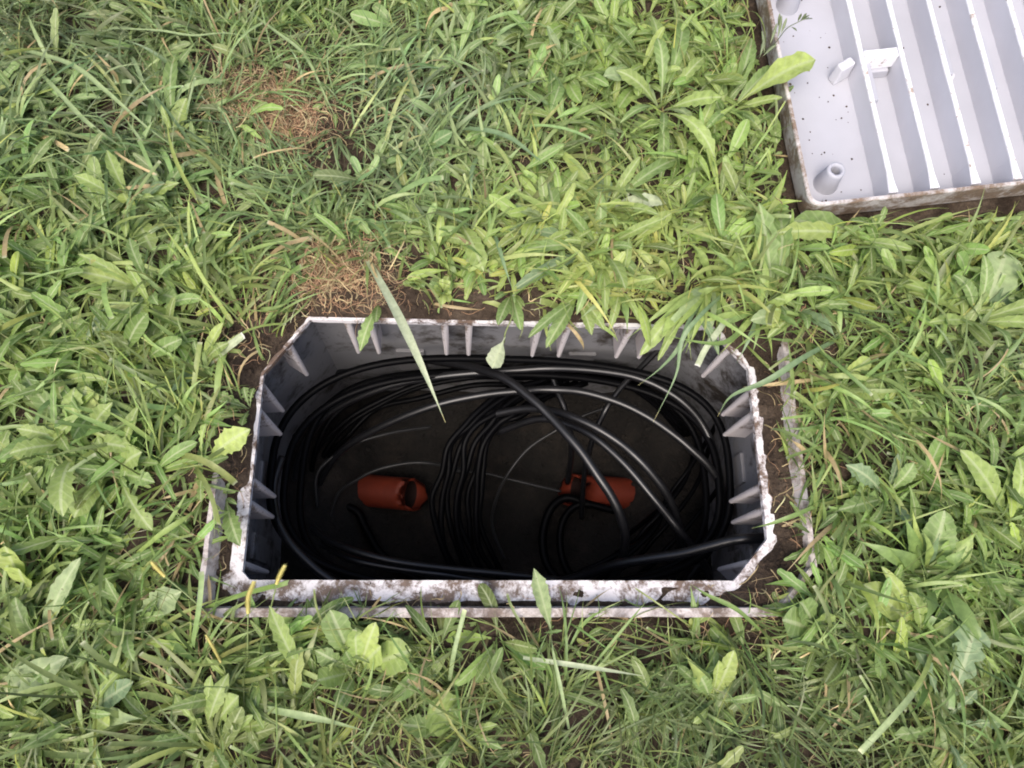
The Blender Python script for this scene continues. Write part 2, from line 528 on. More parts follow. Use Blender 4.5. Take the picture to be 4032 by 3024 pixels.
# soil at the bottom of the pit
def pit_floor():
    xs = np.linspace(-.06, .76, 90); ys = np.linspace(-.06, .43, 60)
    X, Y = np.meshgrid(xs, ys)
    edge = np.minimum.reduce([X + .05, .75 - X, Y + .05, .42 - Y])
    Z = -.545 + .05 * fbm(X, Y, 8, 4, 2) + .03 * sstep(.16, 0, edge) + .11 * sstep(.19, .03, X + .05) * sstep(.30, .15, np.abs(Y - .12)) + .10 * sstep(.56, .70, X) + .012 * fbm(X, Y, 45, 3, 8)
    ny, nx = X.shape; I = np.arange(ny * nx).reshape(ny, nx)
    Q = np.stack([I[:-1, :-1], I[:-1, 1:], I[1:, 1:], I[1:, :-1]], -1).reshape(-1, 4)
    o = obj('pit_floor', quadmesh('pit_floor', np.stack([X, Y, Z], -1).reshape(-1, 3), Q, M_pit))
    tag(o, 'shade-darkened brown soil floor at the bottom of the box', kind='structure')
pit_floor()

def pit_stones():
    pts = []; sz = []
    for k in range(420):
        x, y = random.uniform(-.02, .72), random.uniform(-.02, .39)
        s_ = abs(random.gauss(0, .0035)) + .0012
        z = -.545 + .05 * float(fbm(x, y, 8, 4, 2)) + .012 * float(fbm(x, y, 45, 3, 8)) + .03 * float(sstep(.16, 0, min(x + .05, .75 - x, y + .05, .42 - y))) + .11 * float(sstep(.19, .03, x + .05) * sstep(.30, .15, abs(y - .12))) + .10 * float(sstep(.56, .70, x))
        pts.append(np.array([x, y, z + s_ * .2])); sz.append(s_)
    return pts, sz
# orange ducts coming through the short walls
def duct(name, label, root, mouth, r, cut):
    t = thing(name, label, 'pipe', tuple(mouth))
    P = np.array([np.array(root) + (np.array(mouth) - np.array(root)) * k for k in (0, .3, .6, .88, .975, 1)]) - np.array(mouth)
    d = P[-1] - P[0]; d = d / np.linalg.norm(d)
    side = np.cross(d, [0, 0, 1.0]); side /= np.linalg.norm(side); up = np.cross(side, d)
    n = 28; V = []; F = []
    for rr in (r, r * .86):
        for i, c in enumerate(P):
            for k in range(n):
                th = 2 * math.pi * k / n
                q = c + rr * (side * math.cos(th) + up * math.sin(th))
                if i == len(P) - 1:
                    q = q + d * (-cut * math.sin(th) + .0015 * math.sin(3 * th + 1) + .002 * math.sin(7 * th))
                V.append(q)
    m = len(P)
    for s in (0, 1):
        o = s * m * n
        for i in range(m - 1):
            for k in range(n):
                F.append((o + i * n + k, o + i * n + (k + 1) % n, o + (i + 1) * n + (k + 1) % n, o + (i + 1) * n + k))
    for k in range(n):
        a = (m - 1) * n; b = m * n + (m - 1) * n
        F.append((a + k, a + (k + 1) % n, b + (k + 1) % n, b + k))
    k0 = m * n
    Fo = [f for f in F if min(f) < k0 or min(f) >= k0 + (m - 2) * n]; Fi = [tuple(i - k0 for i in f) for f in F if k0 <= min(f) < k0 + (m - 2) * n]
    obj('duct_wall', mesh('duct_wall', V, Fo, M_orange, True), t)
    obj('bore', mesh('bore', V[k0:], Fi, M_bore, True), t)
zl = -.455
duct('duct_pipe', 'orange plastic duct pipe with open end, entering from the left wall of the pit', at(1240, 1912, zl - .075), at(1628, 1948, zl), .032, .015)
duct('duct_pipe', 'orange plastic duct pipe with ragged mouth, entering from the right wall of the pit', at(2860, 1968, zl - .085), at(2250, 1930, zl), .032, .015)

# ------------------------------------------------------------------ cables
def cable(label, pts, r, mat=None, group=None, name='cable', closed=False):
    W_ = np.array([at(*p) for p in pts])
    P = catmull(W_, 9)
    # keep every cable inside the pit walls
    c0 = P.mean(0)
    V, F = tube(P - c0, r, 10)
    o = obj(name, mesh(name, V, F, mat or (M_dull if group else M_cable), True))
    o.location = c0
    tag(o, label, 'cable', group)
    return o
def loop_cable(label, z, ax, ay, cx, cy, ex, r, tilt=(0, 0), group=None, seed=0):
    rr = np.random.default_rng(seed); ph = rr.random(4) * 6.28
    P = []
    for k in range(96):
        t = 2 * math.pi * k / 96
        c, s = math.cos(t), math.sin(t)
        x = math.copysign(abs(c) ** ex, c) * ax * (1 + .010 * math.sin(3 * t + ph[0]))
        y = math.copysign(abs(s) ** ex, s) * ay * (1 + .014 * math.sin(2 * t + ph[1]))
        P.append((x, y, tilt[0] * x + tilt[1] * y + .006 * math.sin(4 * t + ph[2])))
    V, F = tube(P, r, 10, closed=True)
    o = obj('cable', mesh('cable', V, F, M_dull, True))
    o.location = (cx, cy, z)
    tag(o, label, 'cable', group)
G_OUT = 'outer loops of the coil lying against the pit walls'
LB = 'black cable loop of the wide outer coil lying against the pit walls'
for k in range(3):
    loop_cable(LB, -.18 - .036 * k, .372 - .012 * (k % 3), .200 - .010 * ((k + 1) % 3), .352, .186 - .006 * (k % 2), .72, .0065,
               (.01 * math.sin(k), .05 * math.cos(1.7 * k)), G_OUT, k)
# long arcs lying across the right half of the pit
zA = -.20
cable('thick black cable crossing over all others from upper middle to lower right', [(1180, 1900, -.44), (1200, 1640, -.40), (1320, 1470, -.36), (1520, 1410, -.30), (1740, 1425, -.24), (1960, 1478, -.17), (2090, 1568, -.15), (2166, 1640, -.145), (2235, 1715, -.14), (2292, 1783, -.14), (2356, 1877, -.145), (2406, 1953, -.155), (2442, 2030, -.17), (2462, 2120, -.20), (2440, 2230, -.26), (2380, 2330, -.34)], .0078)
cable('black cable in the highest arc along the far side, down to the right wall', [(1190, 2080, -.43), (1165, 1860, -.38), (1270, 1650, -.31), (1500, 1530, -.25), (1750, 1480, -.21), (2027, 1458, -.19), (2153, 1450, -.18), (2280, 1453, -.18), (2406, 1466, -.18), (2501, 1485, -.18), (2596, 1523, -.18), (2691, 1585, -.185), (2765, 1670, -.20), (2815, 1790, -.22), (2835, 1950, -.26), (2800, 2150, -.32), (2700, 2290, -.36)], .0066)
cable('black cable in the second arc below the highest one, ending at the right wall', [(1270, 2060, -.46), (1250, 1930, -.41), (1330, 1790, -.34), (1480, 1690, -.28), (1700, 1600, -.23), (1900, 1555, -.21), (2077, 1537, -.19), (2185, 1534, -.18), (2280, 1541, -.18), (2375, 1564, -.18), (2470, 1599, -.18), (2565, 1650, -.18), (2659, 1716, -.185), (2725, 1772, -.19), (2790, 1835, -.20), (2835, 1910, -.22), (2850, 2010, -.26), (2810, 2160, -.32)], .0068)
cable('upper one of the two black cables side by side right of the middle', [(1900, 1640, -.26), (2060, 1610, -.22), (2172, 1618, -.19), (2254, 1643, -.17), (2343, 1682, -.16), (2438, 1742, -.16), (2508, 1802, -.16), (2571, 1871, -.17), (2630, 1955, -.19), (2670, 2060, -.23), (2680, 2180, -.30), (2640, 2300, -.36)], .0072)
cable('lower one of the two black cables side by side right of the middle', [(1960, 1700, -.28), (2120, 1650, -.22), (2240, 1672, -.19), (2330, 1716, -.17), (2406, 1776, -.165), (2482, 1852, -.165), (2565, 1952, -.17), (2628, 2030, -.18), (2680, 2095, -.19), (2740, 2170, -.22), (2790, 2260, -.27), (2800, 2340, -.32)], .0066)
cable('short bright black cable running almost level into the lower right wall', [(2000, 2330, -.34), (2250, 2280, -.27), (2420, 2225, -.20), (2560, 2200, -.16), (2680, 2181, -.135), (2786, 2153, -.115), (2870, 2131, -.10), (2935, 2122, -.09), (3030, 2118, -.09)], .0078)
cable('black cable sloping up to the left behind the highest arcs', [(2640, 1330, -.20), (2530, 1440, -.21), (2463, 1506, -.215), (2415, 1565, -.22), (2375, 1632, -.23), (2330, 1740, -.27), (2300, 1880, -.36), (2290, 2040, -.45)], .0052)
cable('short black cable dropping nearly straight down behind the thick crossing cable', [(2160, 1440, -.22), (2195, 1540, -.225), (2225, 1615, -.23), (2245, 1700, -.26), (2250, 1790, -.33), (2235, 1900, -.42)], .0058)
# the bundle curving down the middle
G_MID = 'strands of the bundle curving down the middle of the pit'
mid = [(2150, 1490, -.24), (1985, 1545, -.235), (1885, 1617, -.235), (1820, 1677, -.24), (1765, 1755, -.25), (1728, 1860, -.27), (1708, 1960, -.29), (1712, 2070, -.31), (1740, 2180, -.33), (1800, 2300, -.36)]
for k in range(8):
    r_ = random.Random(k)
    q = []
    for i, (x, y, z) in enumerate(mid):
        s = k * (24 if i < 5 else 27)
        q.append((x + s + r_.uniform(-16, 16), y + k * 3 * (1 if i < 3 else -.6) + r_.uniform(-4, 4), z - .006 * (k % 3) - .003 * k))
    cable('black strand of the tight bundle curving down the middle of the pit', q, .0055, group=G_MID)
# the band running from the left wall up and over to the top middle
G_BAND = 'strands of the band rising from the left wall to the top middle'
band = [(1330, 2050, -.42), (1235, 1930, -.38), (1240, 1800, -.34), (1330, 1690, -.30), (1470, 1600, -.28), (1660, 1530, -.26), (1860, 1500, -.24), (2083, 1500, -.21), (2240, 1480, -.20), (2400, 1480, -.205), (2560, 1560, -.24), (2700, 1700, -.30)]
for k in range(4):
    r_ = random.Random(50 + k)
    q = [(x + r_.uniform(-18, 18) + (k * 9 if i < 4 else 0), y + (k - 2) * (24 if 2 < i < 8 else 12) + r_.uniform(-15, 15), z - .03 - .012 * (k % 4) - .003 * k) for i, (x, y, z) in enumerate(band)]
    cable('black strand of the band rising from the left wall to the top middle', q, .0056, group=G_BAND)
# near side, running towards the right under the near rim
cable('upper one of two black cables running side by side along the near wall', [(1230, 2080, -.30), (1284, 2126, -.27), (1371, 2163, -.25), (1484, 2196, -.24), (1597, 2219, -.24), (1767, 2240, -.25), (1993, 2262, -.26), (2250, 2290, -.30), (2500, 2330, -.34)], .0062)
cable('lower one of two black cables running side by side along the near wall', [(1270, 2140, -.29), (1371, 2198, -.26), (1484, 2226, -.25), (1654, 2252, -.25), (1795, 2270, -.26), (2050, 2310, -.30)], .0062)
cable('black cable peeling off the left coil and diving under the near rim', [(1110, 1800, -.20), (1080, 1900, -.19), (1078, 1975, -.185), (1092, 2050, -.18), (1145, 2143, -.175), (1230, 2229, -.175), (1295, 2280, -.175), (1400, 2350, -.18)], .0066)
# diagonals at lower right
G_DIA = 'diagonal strands in the lower right corner of the pit'
for k, (a, b) in enumerate((((2489, 2137), (2603, 2016)), ((2508, 2197), (2640, 2050)), ((2254, 2263), (2400, 2200)), ((2356, 2280), (2480, 2180)), ((2560, 2230), (2720, 2060)), ((2600, 2000), (2730, 1820)))):
    dx, dy = b[0] - a[0], b[1] - a[1]
    q = [(a[0] - dx, a[1] - dy * .55 + 10, -.40), (a[0], a[1], -.33), ((a[0] + b[0]) / 2 - 4, (a[1] + b[1]) / 2 + 4, -.31), (b[0], b[1], -.30), (b[0] + dx * .8, b[1] + dy, -.30), (b[0] + dx * 1.2, b[1] + dy * 2.1, -.33)]
    cable('black strand lying diagonally in the lower right corner of the pit', q, .0045, group=G_DIA)
# loops resting on the floor
cable('black cable loop on the pit floor below the right duct, left one', [(2330, 1990, -.44), (2230, 1960, -.44), (2165, 2010, -.455), (2136, 2120, -.46), (2160, 2235, -.46), (2250, 2330, -.46)], .0085, M_dull)
cable('black cable loop on the pit floor below the right duct, right one', [(2420, 2010, -.44), (2290, 1985, -.44), (2222, 2040, -.455), (2205, 2140, -.46), (2236, 2250, -.46), (2330, 2340, -.46)], .0075, M_dull)
cable('black cable curving over the pit floor left of the middle', [(1300, 1980, -.44), (1400, 2010, -.455), (1440, 2080, -.46), (1500, 2180, -.46), (1620, 2270, -.46), (1760, 2320, -.46)], .0085, M_dull)
cable('thin grey wire arching down left of the right duct', [(2400, 1600, -.30), (2290, 1640, -.31), (2172, 1705, -.33), (2077, 1770, -.35), (2001, 1865, -.37), (1955, 1960, -.40), (1938, 2070, -.43), (1985, 2200, -.45)], .0030, M_thin, name='wire')
cable('thin grey wire lying nearly level between the two ducts', [(1740, 1850, -.43), (1900, 1862, -.43), (1990, 1883, -.43), (2090, 1907, -.43), (2210, 1935, -.435)], .0030, M_thin, name='wire')
cable('thin grey wire arching over the left duct', [(1300, 2040, -.42), (1332, 1943, -.40), (1400, 1892, -.385), (1484, 1850, -.375), (1597, 1825, -.37), (1690, 1824, -.37), (1830, 1850, -.40)], .0034, M_thin, name='wire')
cable('thin grey wire curving at the left wall above the left duct', [(1250, 2000, -.38), (1243, 1900, -.36), (1264, 1841, -.35), (1343, 1776, -.34), (1428, 1735, -.335), (1560, 1700, -.34), (1700, 1680, -.36)], .0034, M_thin, name='wire')

# ------------------------------------------------------------------ the lid, lying upside down on the grass
LR_ = (0.08384, -0.10027, 0.09449)
lid = thing('ribbed_lid', 'white ribbed lid of the box lying upside down on the grass', 'lid', (.79268, .53680, .07), LR_)
LL, LD, LH = .748, .430, .050
def rrect(x0, y0, x1, y1, r, z, n=5):
    out = []
    for (cx, cy, a0) in ((x1 - r, y0 + r, -90), (x1 - r, y1 - r, 0), (x0 + r, y1 - r, 90), (x0 + r, y0 + r, 180)):
        for k in range(n + 1):
            a = rad(a0 + 90 * k / n); out.append((cx + r * math.cos(a), cy + r * math.sin(a), z))
    return out
mb = MB()
mb.ring([rrect(.003, .003, LL - .003, LD - .003, .018, -LH), rrect(-.001, -.001, LL + .001, LD + .001, .020, -.002), rrect(.000, .000, LL, LD, .020, 0),
         rrect(.0045, .0045, LL - .0045, LD - .0045, .016, 0), rrect(.005, .005, LL - .005, LD - .005, .016, -.003), rrect(.008, .008, LL - .008, LD - .008, .014, -LH + .005)])
mb.build('rim', M_lidrim, lid)
mb = MB()
mb.box((LL / 2, LD / 2, -LH - .0005), (LL - .010, LD - .010, .006))
mb.build('plate', M_lid, lid)
# shallow sloping field left and right of the ribs
for i in range(9):
    u = .127 + .0618 * i
    mb = MB(); n = 12
    loops = []
    for k in range(n + 1):
        v = .008 + (LD - .016) * k / n
        j = random.uniform(-.0003, .0003)
        e = max(0, 1 - min(v - .008, LD - .008 - v) / .040)
        wt = .0036 + .0035 * e * e; wb = .0060 + .002 * e * e
        loops.append([(u - wb, v, -LH + .0052), (u + wb, v, -LH + .0052), (u + wt + j, v, -.0018), (u + wt * .7, v, -.0006), (u - wt * .7, v, -.0006), (u - wt + j, v, -.0018)])
    V = [p for l in loops for p in l]; F = []
    for a in range(n):
        for k in range(6): F.append((a * 6 + k, a * 6 + (k + 1) % 6, (a + 1) * 6 + (k + 1) % 6, (a + 1) * 6 + k))
    F += [tuple(range(6)), tuple(range(n * 6, n * 6 + 6))]
    mb.add(V, F)
    rb = mb.build('rib', M_lidrib, lid)
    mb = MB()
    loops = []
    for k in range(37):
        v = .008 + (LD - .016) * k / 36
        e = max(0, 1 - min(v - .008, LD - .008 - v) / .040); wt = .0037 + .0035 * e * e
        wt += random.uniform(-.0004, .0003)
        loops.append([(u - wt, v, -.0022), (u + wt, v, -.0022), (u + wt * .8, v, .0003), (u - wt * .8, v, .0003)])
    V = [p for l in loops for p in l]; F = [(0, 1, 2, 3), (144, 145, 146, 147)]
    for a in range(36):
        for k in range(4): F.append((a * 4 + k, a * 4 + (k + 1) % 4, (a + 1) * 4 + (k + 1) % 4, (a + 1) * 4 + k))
    mb.add(V, F); mb.build('lit_edge', M_edge, rb)  # thin cap whitened to show light catching the rib top
    # the thicker mid section of the rib
    if i % 2 == 0 or i == 3:
        mb = MB(); mb.box((u + .010, LD / 2 + .01 * (i % 3), -LH + .0055), (.013, .10 - .012 * (i % 3), .034), taper=.92)
        mb.build('rib_thickening', M_lid, lid, bevel=.0015)
def boss(u, v):
    mb = MB(); n = 24
    prof = [(.019, -LH + .0055), (.0165, -.030), (.0140, -.004), (.0125, .0005), (.0085, .0005), (.0075, -.006), (.007, -LH + .008)]
    mb.ring([[(u + r * math.cos(2 * math.pi * k / n), v + r * math.sin(2 * math.pi * k / n), z + (random.uniform(-.0008, .0008) if -.003 < z else 0)) for k in range(n)] for (r, z) in prof])
    mb.add([(u + .007 * math.cos(2 * math.pi * k / n), v + .007 * math.sin(2 * math.pi * k / n), -LH + .008) for k in range(n)], [tuple(range(n))])
    mb.build('screw_boss', M_lid, lid, smooth=True)
for u in (.050, LL - .050):
    for v in (.054, LD - .050): boss(u, v)
# cross bar between the first two ribs and the lug beside it
for u0 in (.127, LL - .127 - .0618):
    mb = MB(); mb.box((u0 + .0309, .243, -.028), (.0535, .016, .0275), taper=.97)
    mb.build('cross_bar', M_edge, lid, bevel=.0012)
    mb = MB(); mb.box((u0 + .0309, .243, -LH + .0055), (.048, .030, .016), taper=.9)
    mb.build('cross_bar_foot', M_lid, lid, bevel=.002)
    mb = MB(); mb.box((u0 - .022, .236, -LH + .0055), (.030, .017, .038), rz=.45, taper=.86)
    mb.build('lug', M_lidrib, lid, bevel=.003)
    mb = MB(); mb.box((u0 - .019, .238, -.0115), (.012, .005, .0012), rz=.45)
    mb.build('lug_slot', M_soil, lid)
# small bump, crumbs of soil and a dead leaf lying in the cells
mb = MB()
n = 14
mb.ring([[(.281 + r * math.cos(2 * math.pi * k / n), .218 + r * math.sin(2 * math.pi * k / n), z) for k in range(n)] for (r, z) in ((.009, -LH + .0055), (.0078, -LH + .010), (.0035, -LH + .012), (.0001, -LH + .0122))])
mb.build('moulding_dot', M_lidrib, lid, smooth=True)

def crumb_mesh(seed, s=1.0):
    r = np.random.default_rng(seed)
    t = (1 + 5 ** .5) / 2
    V = np.array([(-1, t, 0), (1, t, 0), (-1, -t, 0), (1, -t, 0), (0, -1, t), (0, 1, t), (0, -1, -t), (0, 1, -t), (t, 0, -1), (t, 0, 1), (-t, 0, -1), (-t, 0, 1)]) / 1.9
    F = np.array([(0, 11, 5), (0, 5, 1), (0, 1, 7), (0, 7, 10), (0, 10, 11), (1, 5, 9), (5, 11, 4), (11, 10, 2), (10, 7, 6), (7, 1, 8), (3, 9, 4), (3, 4, 2), (3, 2, 6), (3, 6, 8), (3, 8, 9), (4, 9, 5), (2, 4, 11), (6, 2, 10), (8, 6, 7), (9, 8, 1)])
    return V * r.uniform(.65, 1.25, (12, 1)) * s, F
RL = rotm(*LR_)
for (u, v, s, lab) in ((.205, .205, .0075, 'largest dark soil clump lying between two ribs of the lid'), (.146, .060, .0045, 'small dark soil clump near the near rim of the lid'), (.318, .165, .0040, 'small round dark soil clump beside the fourth rib of the lid')):
    V, F = crumb_mesh(int(u * 1000), s)
    o = obj('soil_clump', mesh('soil_clump', V * np.array([1, 1, .6]), [tuple(map(int, f)) for f in F], M_soil))
    o.location = np.array([.79268, .53680, .07]) + RL @ np.array([u, v, -LH + .0055 + s * .35])
    o.rotation_euler = LR_
    tag(o, lab, 'soil clump')
def scatter_crumbs(name, label, pts, sizes, mat, parent=None):
    base = [crumb_mesh(k)[0] for k in range(8)]; F0 = crumb_mesh(0)[1]
    V = []; F = []
    for i, (p, s) in enumerate(zip(pts, sizes)):
        a = RNG.random() * 6.28; c, sn = math.cos(a), math.sin(a)
        B = base[i % 8] * s; B = np.stack([B[:, 0] * c - B[:, 1] * sn, B[:, 0] * sn + B[:, 1] * c, B[:, 2] * .75], 1)
        V.append(B + p); F.append(F0 + 12 * i)
    o = obj(name, quadmesh(name, np.concatenate(V), np.concatenate(F), mat, smooth=False), parent)
    o['kind'] = 'stuff'
    if label: o['label'] = label
    return o
pts = []; sz = []
for k in range(75):
    u, v = random.uniform(.012, .36), random.uniform(.012, .42)
    if k < 60: u = random.uniform(.012, .11)
    s = random.choice((.0006, .0009, .0013, .0018)) * (1 if k % 9 else 1.5)
    if min(abs(u - (.127 + .0618 * i)) for i in range(9)) < .008: continue
    pts.append(np.array([.79268, .53680, .07]) + RL @ np.array([u, v, -LH + .0055 + s * .3])); sz.append(s)
scatter_crumbs('soil_crumbs', 'dark crumbs of soil scattered over the upturned lid', pts, sz, M_soil)

p_, s_ = pit_stones()
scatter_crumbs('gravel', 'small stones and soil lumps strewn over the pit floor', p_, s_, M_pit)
# loose soil on the rim and the bare ground round the box
pts = []; sz = []
tries = 0
while len(pts) < 6500 and tries < 60000:
    tries += 1
    x, y = random.uniform(-.10, .80), random.uniform(-.09, .48)
    d = float(poly_dist(x, y, INNER))
    if d < .004 or d > .085: continue
    hz = float(ground_z(x, y)) if True else 0
    if hz < .0005: continue
    s = abs(random.gauss(0, .0016)) + .0006
    if d < .012: s *= .6
    pts.append(np.array([x, y, hz + s * .2])); sz.append(s)
scatter_crumbs('soil_crumbs', 'loose soil crumbs on the rim and bare ground round the box', pts, sz, M_soil)


# ------------------------------------------------------------------ plants
# lawn character, patch by patch (centre and radius measured on the photograph, used as places on the ground)
def field(blobs, px, py, base=0.0):
    r = np.full(np.shape(px), base, float)
    for (x, y, rx, ry, v) in blobs:
        r = r + v * np.exp(-(((px - x) / rx) ** 2 + ((py - y) / ry) ** 2))
    return r
BARE = [(1020, 430, 190, 130, .8), (1180, 540, 130, 90, .8), (1300, 1120, 230, 110, 1.0), (1650, 1180, 260, 60, .75), (960, 1260, 150, 120, .35), (860, 1500, 80, 200, .05),
        (2960, 380, 90, 220, 1.2), (2500, 20, 160, 60, .6), (2950, 20, 100, 120, .9), (3120, 1500, 90, 150, .35), (3190, 1900, 60, 380, .2), 
        (2100, 2480, 700, 55, .75), (700, 2230, 160, 170, .55), (780, 2050, 90, 160, .5), (3180, 2360, 110, 130, .4), (3650, 870, 420, 50, .8), (560, 1300, 120, 50, .3),
        (130, 870, 90, 60, .5), (700, 2440, 150, 100, .35), (2060, 2620, 180, 90, .35), (1450, 1130, 130, 100, .6)]
LEAFY = [(300, 1350, 480, 420, .9), (350, 1900, 380, 300, .5), (2350, 800, 500, 380, .8), (2650, 250, 420, 260, 1.0), (3650, 1100, 420, 330, .8), (3850, 2000, 380, 450, .6), (1900, 2650, 400, 200, .35),
         (1300, 1000, 260, 150, .3), (1000, 2750, 350, 250, .5), (2150, 250, 300, 200, .6), (150, 2600, 260, 260, .5), (3500, 2500, 350, 250, .4), (450, 600, 300, 250, .25), (700, 80, 300, 100, .2)]
BLUE = [(1700, 480, 480, 330, .9), (300, 350, 600, 400, .6), (700, 750, 400, 300, .4), (3900, 1350, 250, 200, .6), (3000, 2850, 500, 200, .35), (1500, 800, 500, 200, .4)]
YELL = [(2400, 950, 600, 400, .75), (700, 1200, 400, 200, .35), (2700, 1200, 350, 150, .6), (2600, 200, 300, 300, .4), (3700, 1150, 350, 250, .4), (1200, 2750, 700, 250, .2), (2100, 1100, 400, 120, .4), (850, 1500, 200, 400, .35)]

S = 9
T_ = np.array([0, .10, .24, .38, .52, .66, .78, .88, .96, 1.0])
DT = np.diff(T_)[None, :]
def prof_fn(kind):
    t = T_
    if kind == 0: return np.clip(.72 + .35 * t, 0, 1) * (1 - sstep(.45, 1.0, t) * .93)         # grass, pointed
    if kind == 1: return np.minimum(1, .8 + .3 * t) * (1 - .12 * (t > .99))                       # grass, mown off square
    if kind == 2: return .10 + .90 * np.sin(np.pi * np.clip((t - .12) / .92, 0, 1) ** 1.15) ** .8 * (t < .995)   # lance
    if kind == 3: return np.where(t < .74, .09 + .91 * sstep(.12, .66, t), np.sqrt(np.clip(1 - ((t - .74) / .262) ** 2, .0, 1)))                # spatulate
    if kind == 4: return np.where(t < .70, .10 + .9 * sstep(.08, .62, t), np.sqrt(np.clip(1 - ((t - .70) / .305) ** 2, .0, 1))) * (1 - .30 * (np.arange(S + 1) % 2) * (t < .9))   # toothed
    if kind == 5: return np.ones(S + 1) * .8                                                        # thread
PROF = np.stack([prof_fn(k) for k in range(6)])
def grow(name, root, az, L, Wd, el, curv, kind, col, mat, daz=None, wob=0.0, fold=.25, keep_in=None, midrib=0.0, pit_prob=0.0, tipcol=None):
    """root (N,2|3) points; every blade or leaf is a bent, folded strip of 2 x S faces"""
    N = len(az)
    t = T_[None, :]
    th = el[:, None] - curv[:, None] * t
    A = az[:, None] + (daz[:, None] if daz is not None else 0) * t
    if wob: A = A + wob * np.sin(t * 9 + RNG.random((N, 1)) * 6.28) * RNG.random((N, 1)); th = th + wob * .7 * np.sin(t * 8 + RNG.random((N, 1)) * 6.28)
    ds = L[:, None] * np.concatenate([DT, DT[:, -1:]], 1)
    dx = np.cos(th) * np.cos(A) * ds; dy = np.cos(th) * np.sin(A) * ds; dz = np.sin(th) * ds
    cum = lambda d: np.concatenate([np.zeros((N, 1)), np.cumsum(d[:, :-1], 1)], 1)
    X = root[:, :1] + cum(dx); Y = root[:, 1:2] + cum(dy); Z = root[:, 2:3] + cum(dz)
    d = poly_dist(X, Y, INNER)
    lu = (X - .79268) * math.cos(.094) + (Y - .5368) * math.sin(.094); lv = -(X - .79268) * math.sin(.094) + (Y - .5368) * math.cos(.094)
    inlid = (lu > -.004) & (lu < LL) & (lv > -.012) & (lv < LD)
    bad = (d.min(1) < .002)
    u = RNG.random(N)
    pp = pit_prob + (.45 if pit_prob > 0 else .18) * ((root[:, 0] > .36) & (root[:, 1] > .36)) * (1 if L.mean() > .02 else 0)
    ok = ~bad | (u < pp)
    ok &= ~((d[:, 0] < .002))
    ok &= ~(inlid.any(1) & (u > .02))
    ok &= ~inlid[:, 0]
    X, Y, Z, th, A, d = X[ok], Y[ok], Z[ok], th[ok], A[ok], d[ok]
    Wd, kind, col, L = Wd[ok], kind[ok], col[ok], L[ok]
    N = len(Wd)
    if N == 0: return None
    gz = ground_z(X, Y)
    over = d < .002
    Z = np.where(over, Z, np.maximum(Z, gz + .0015 + .004 * RNG.random((N, 1)) * t))
    Z[:, 0] = gz[:, 0] - .002
    wv = PROF[kind] * Wd[:, None] * .5
    roll = RNG.normal(0, .35, (N, 1)) + RNG.normal(0, .5, (N, 1)) * t
    sx, sy = -np.sin(A), np.cos(A)
    # local normal of the blade's plane
    nx, ny, nz = -np.sin(th) * np.cos(A), -np.sin(th) * np.sin(A), np.cos(th)
    cr, sr = np.cos(roll), np.sin(roll)
    ux, uy, uz = sx * cr + nx * sr, sy * cr + ny * sr, nz * sr
    mx, my, mz = nx * cr - sx * sr, ny * cr - sy * sr, nz * cr
    fo = fold * wv
    V = np.empty((N, S + 1, 3, 3), np.float32)
    V[:, :, 0] = np.stack([X - ux * wv + mx * fo, Y - uy * wv + my * fo, Z - uz * wv + mz * fo], -1)
    V[:, :, 1] = np.stack([X, Y, Z], -1)
    V[:, :, 2] = np.stack([X + ux * wv + mx * fo, Y + uy * wv + my * fo, Z + uz * wv + mz * fo], -1)
    flat = np.minimum(V[..., 2], 1)
    g2 = gz[:, :, None] + .0008
    V[..., 2] = np.where(over[:, :, None], V[..., 2], np.maximum(V[..., 2], g2))
    V[:, 0, :, 2] = gz[:, :1] - .003
    Cc = np.ones((N, S + 1, 3, 4), np.float32)
    Cc[..., :3] = col[:, None, None, :]
    Cc[:, :, 1, 3] = 0
    tl = np.broadcast_to(T_[None, :, None], (N, S + 1, 3)).astype(np.float32).ravel()
    if midrib:
        m = ((kind >= 2) & (kind <= 4))[:, None, None, None]
        Cc[:, :, 1:2, :3] = np.where(m, Cc[:, :, 1:2, :3] * (1 + midrib) + .02, Cc[:, :, 1:2, :3])
    if tipcol is not None:
        m = (kind == 1)
        Cc[m, -1, :, :3] = tipcol
    base = np.arange(N)[:, None, None] * (S + 1) * 3
    r = np.arange(S)[None, :, None] * 3; c = np.arange(2)[None, None, :]
    a = base + r + c
    Q = np.stack([a, a + 1, a + 4, a + 3], -1).reshape(-1, 4)
    me = quadmesh(name, V.reshape(-1, 3), Q, mat, Cc.reshape(-1, 4))
    a = me.attributes.new('Len', 'FLOAT', 'POINT'); a.data.foreach_set('value', tl)
    return obj(name, me)

def colour(px, py, N, leaf=False):
    bl = np.clip(field(BLUE, px, py), 0, 1); ye = np.clip(field(YELL, px, py), 0, 1)
    base = np.array([.205, .290, .096]); blue = np.array([.205, .282, .152]); yel = np.array([.325, .405, .128])
    c = base + (blue - base) * (bl * (1 - ye))[:, None] + (yel - base) * ye[:, None]
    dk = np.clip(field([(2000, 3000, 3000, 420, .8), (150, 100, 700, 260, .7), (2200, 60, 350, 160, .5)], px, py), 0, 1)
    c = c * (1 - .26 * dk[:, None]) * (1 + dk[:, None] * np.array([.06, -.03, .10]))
    if leaf: c = c * np.array([.96, 1.03, .86])
    c = c * np.clip(RNG.lognormal(0, .27, (N, 1)), .5, 1.42) * np.exp(np.clip(RNG.normal(0, .06, (N, 3)), -.11, .11))
    yl = RNG.random(N) < .06
    c[yl] = c[yl] * np.array([1.40, 1.25, 1.0])
    return np.clip(c, .01, .50)

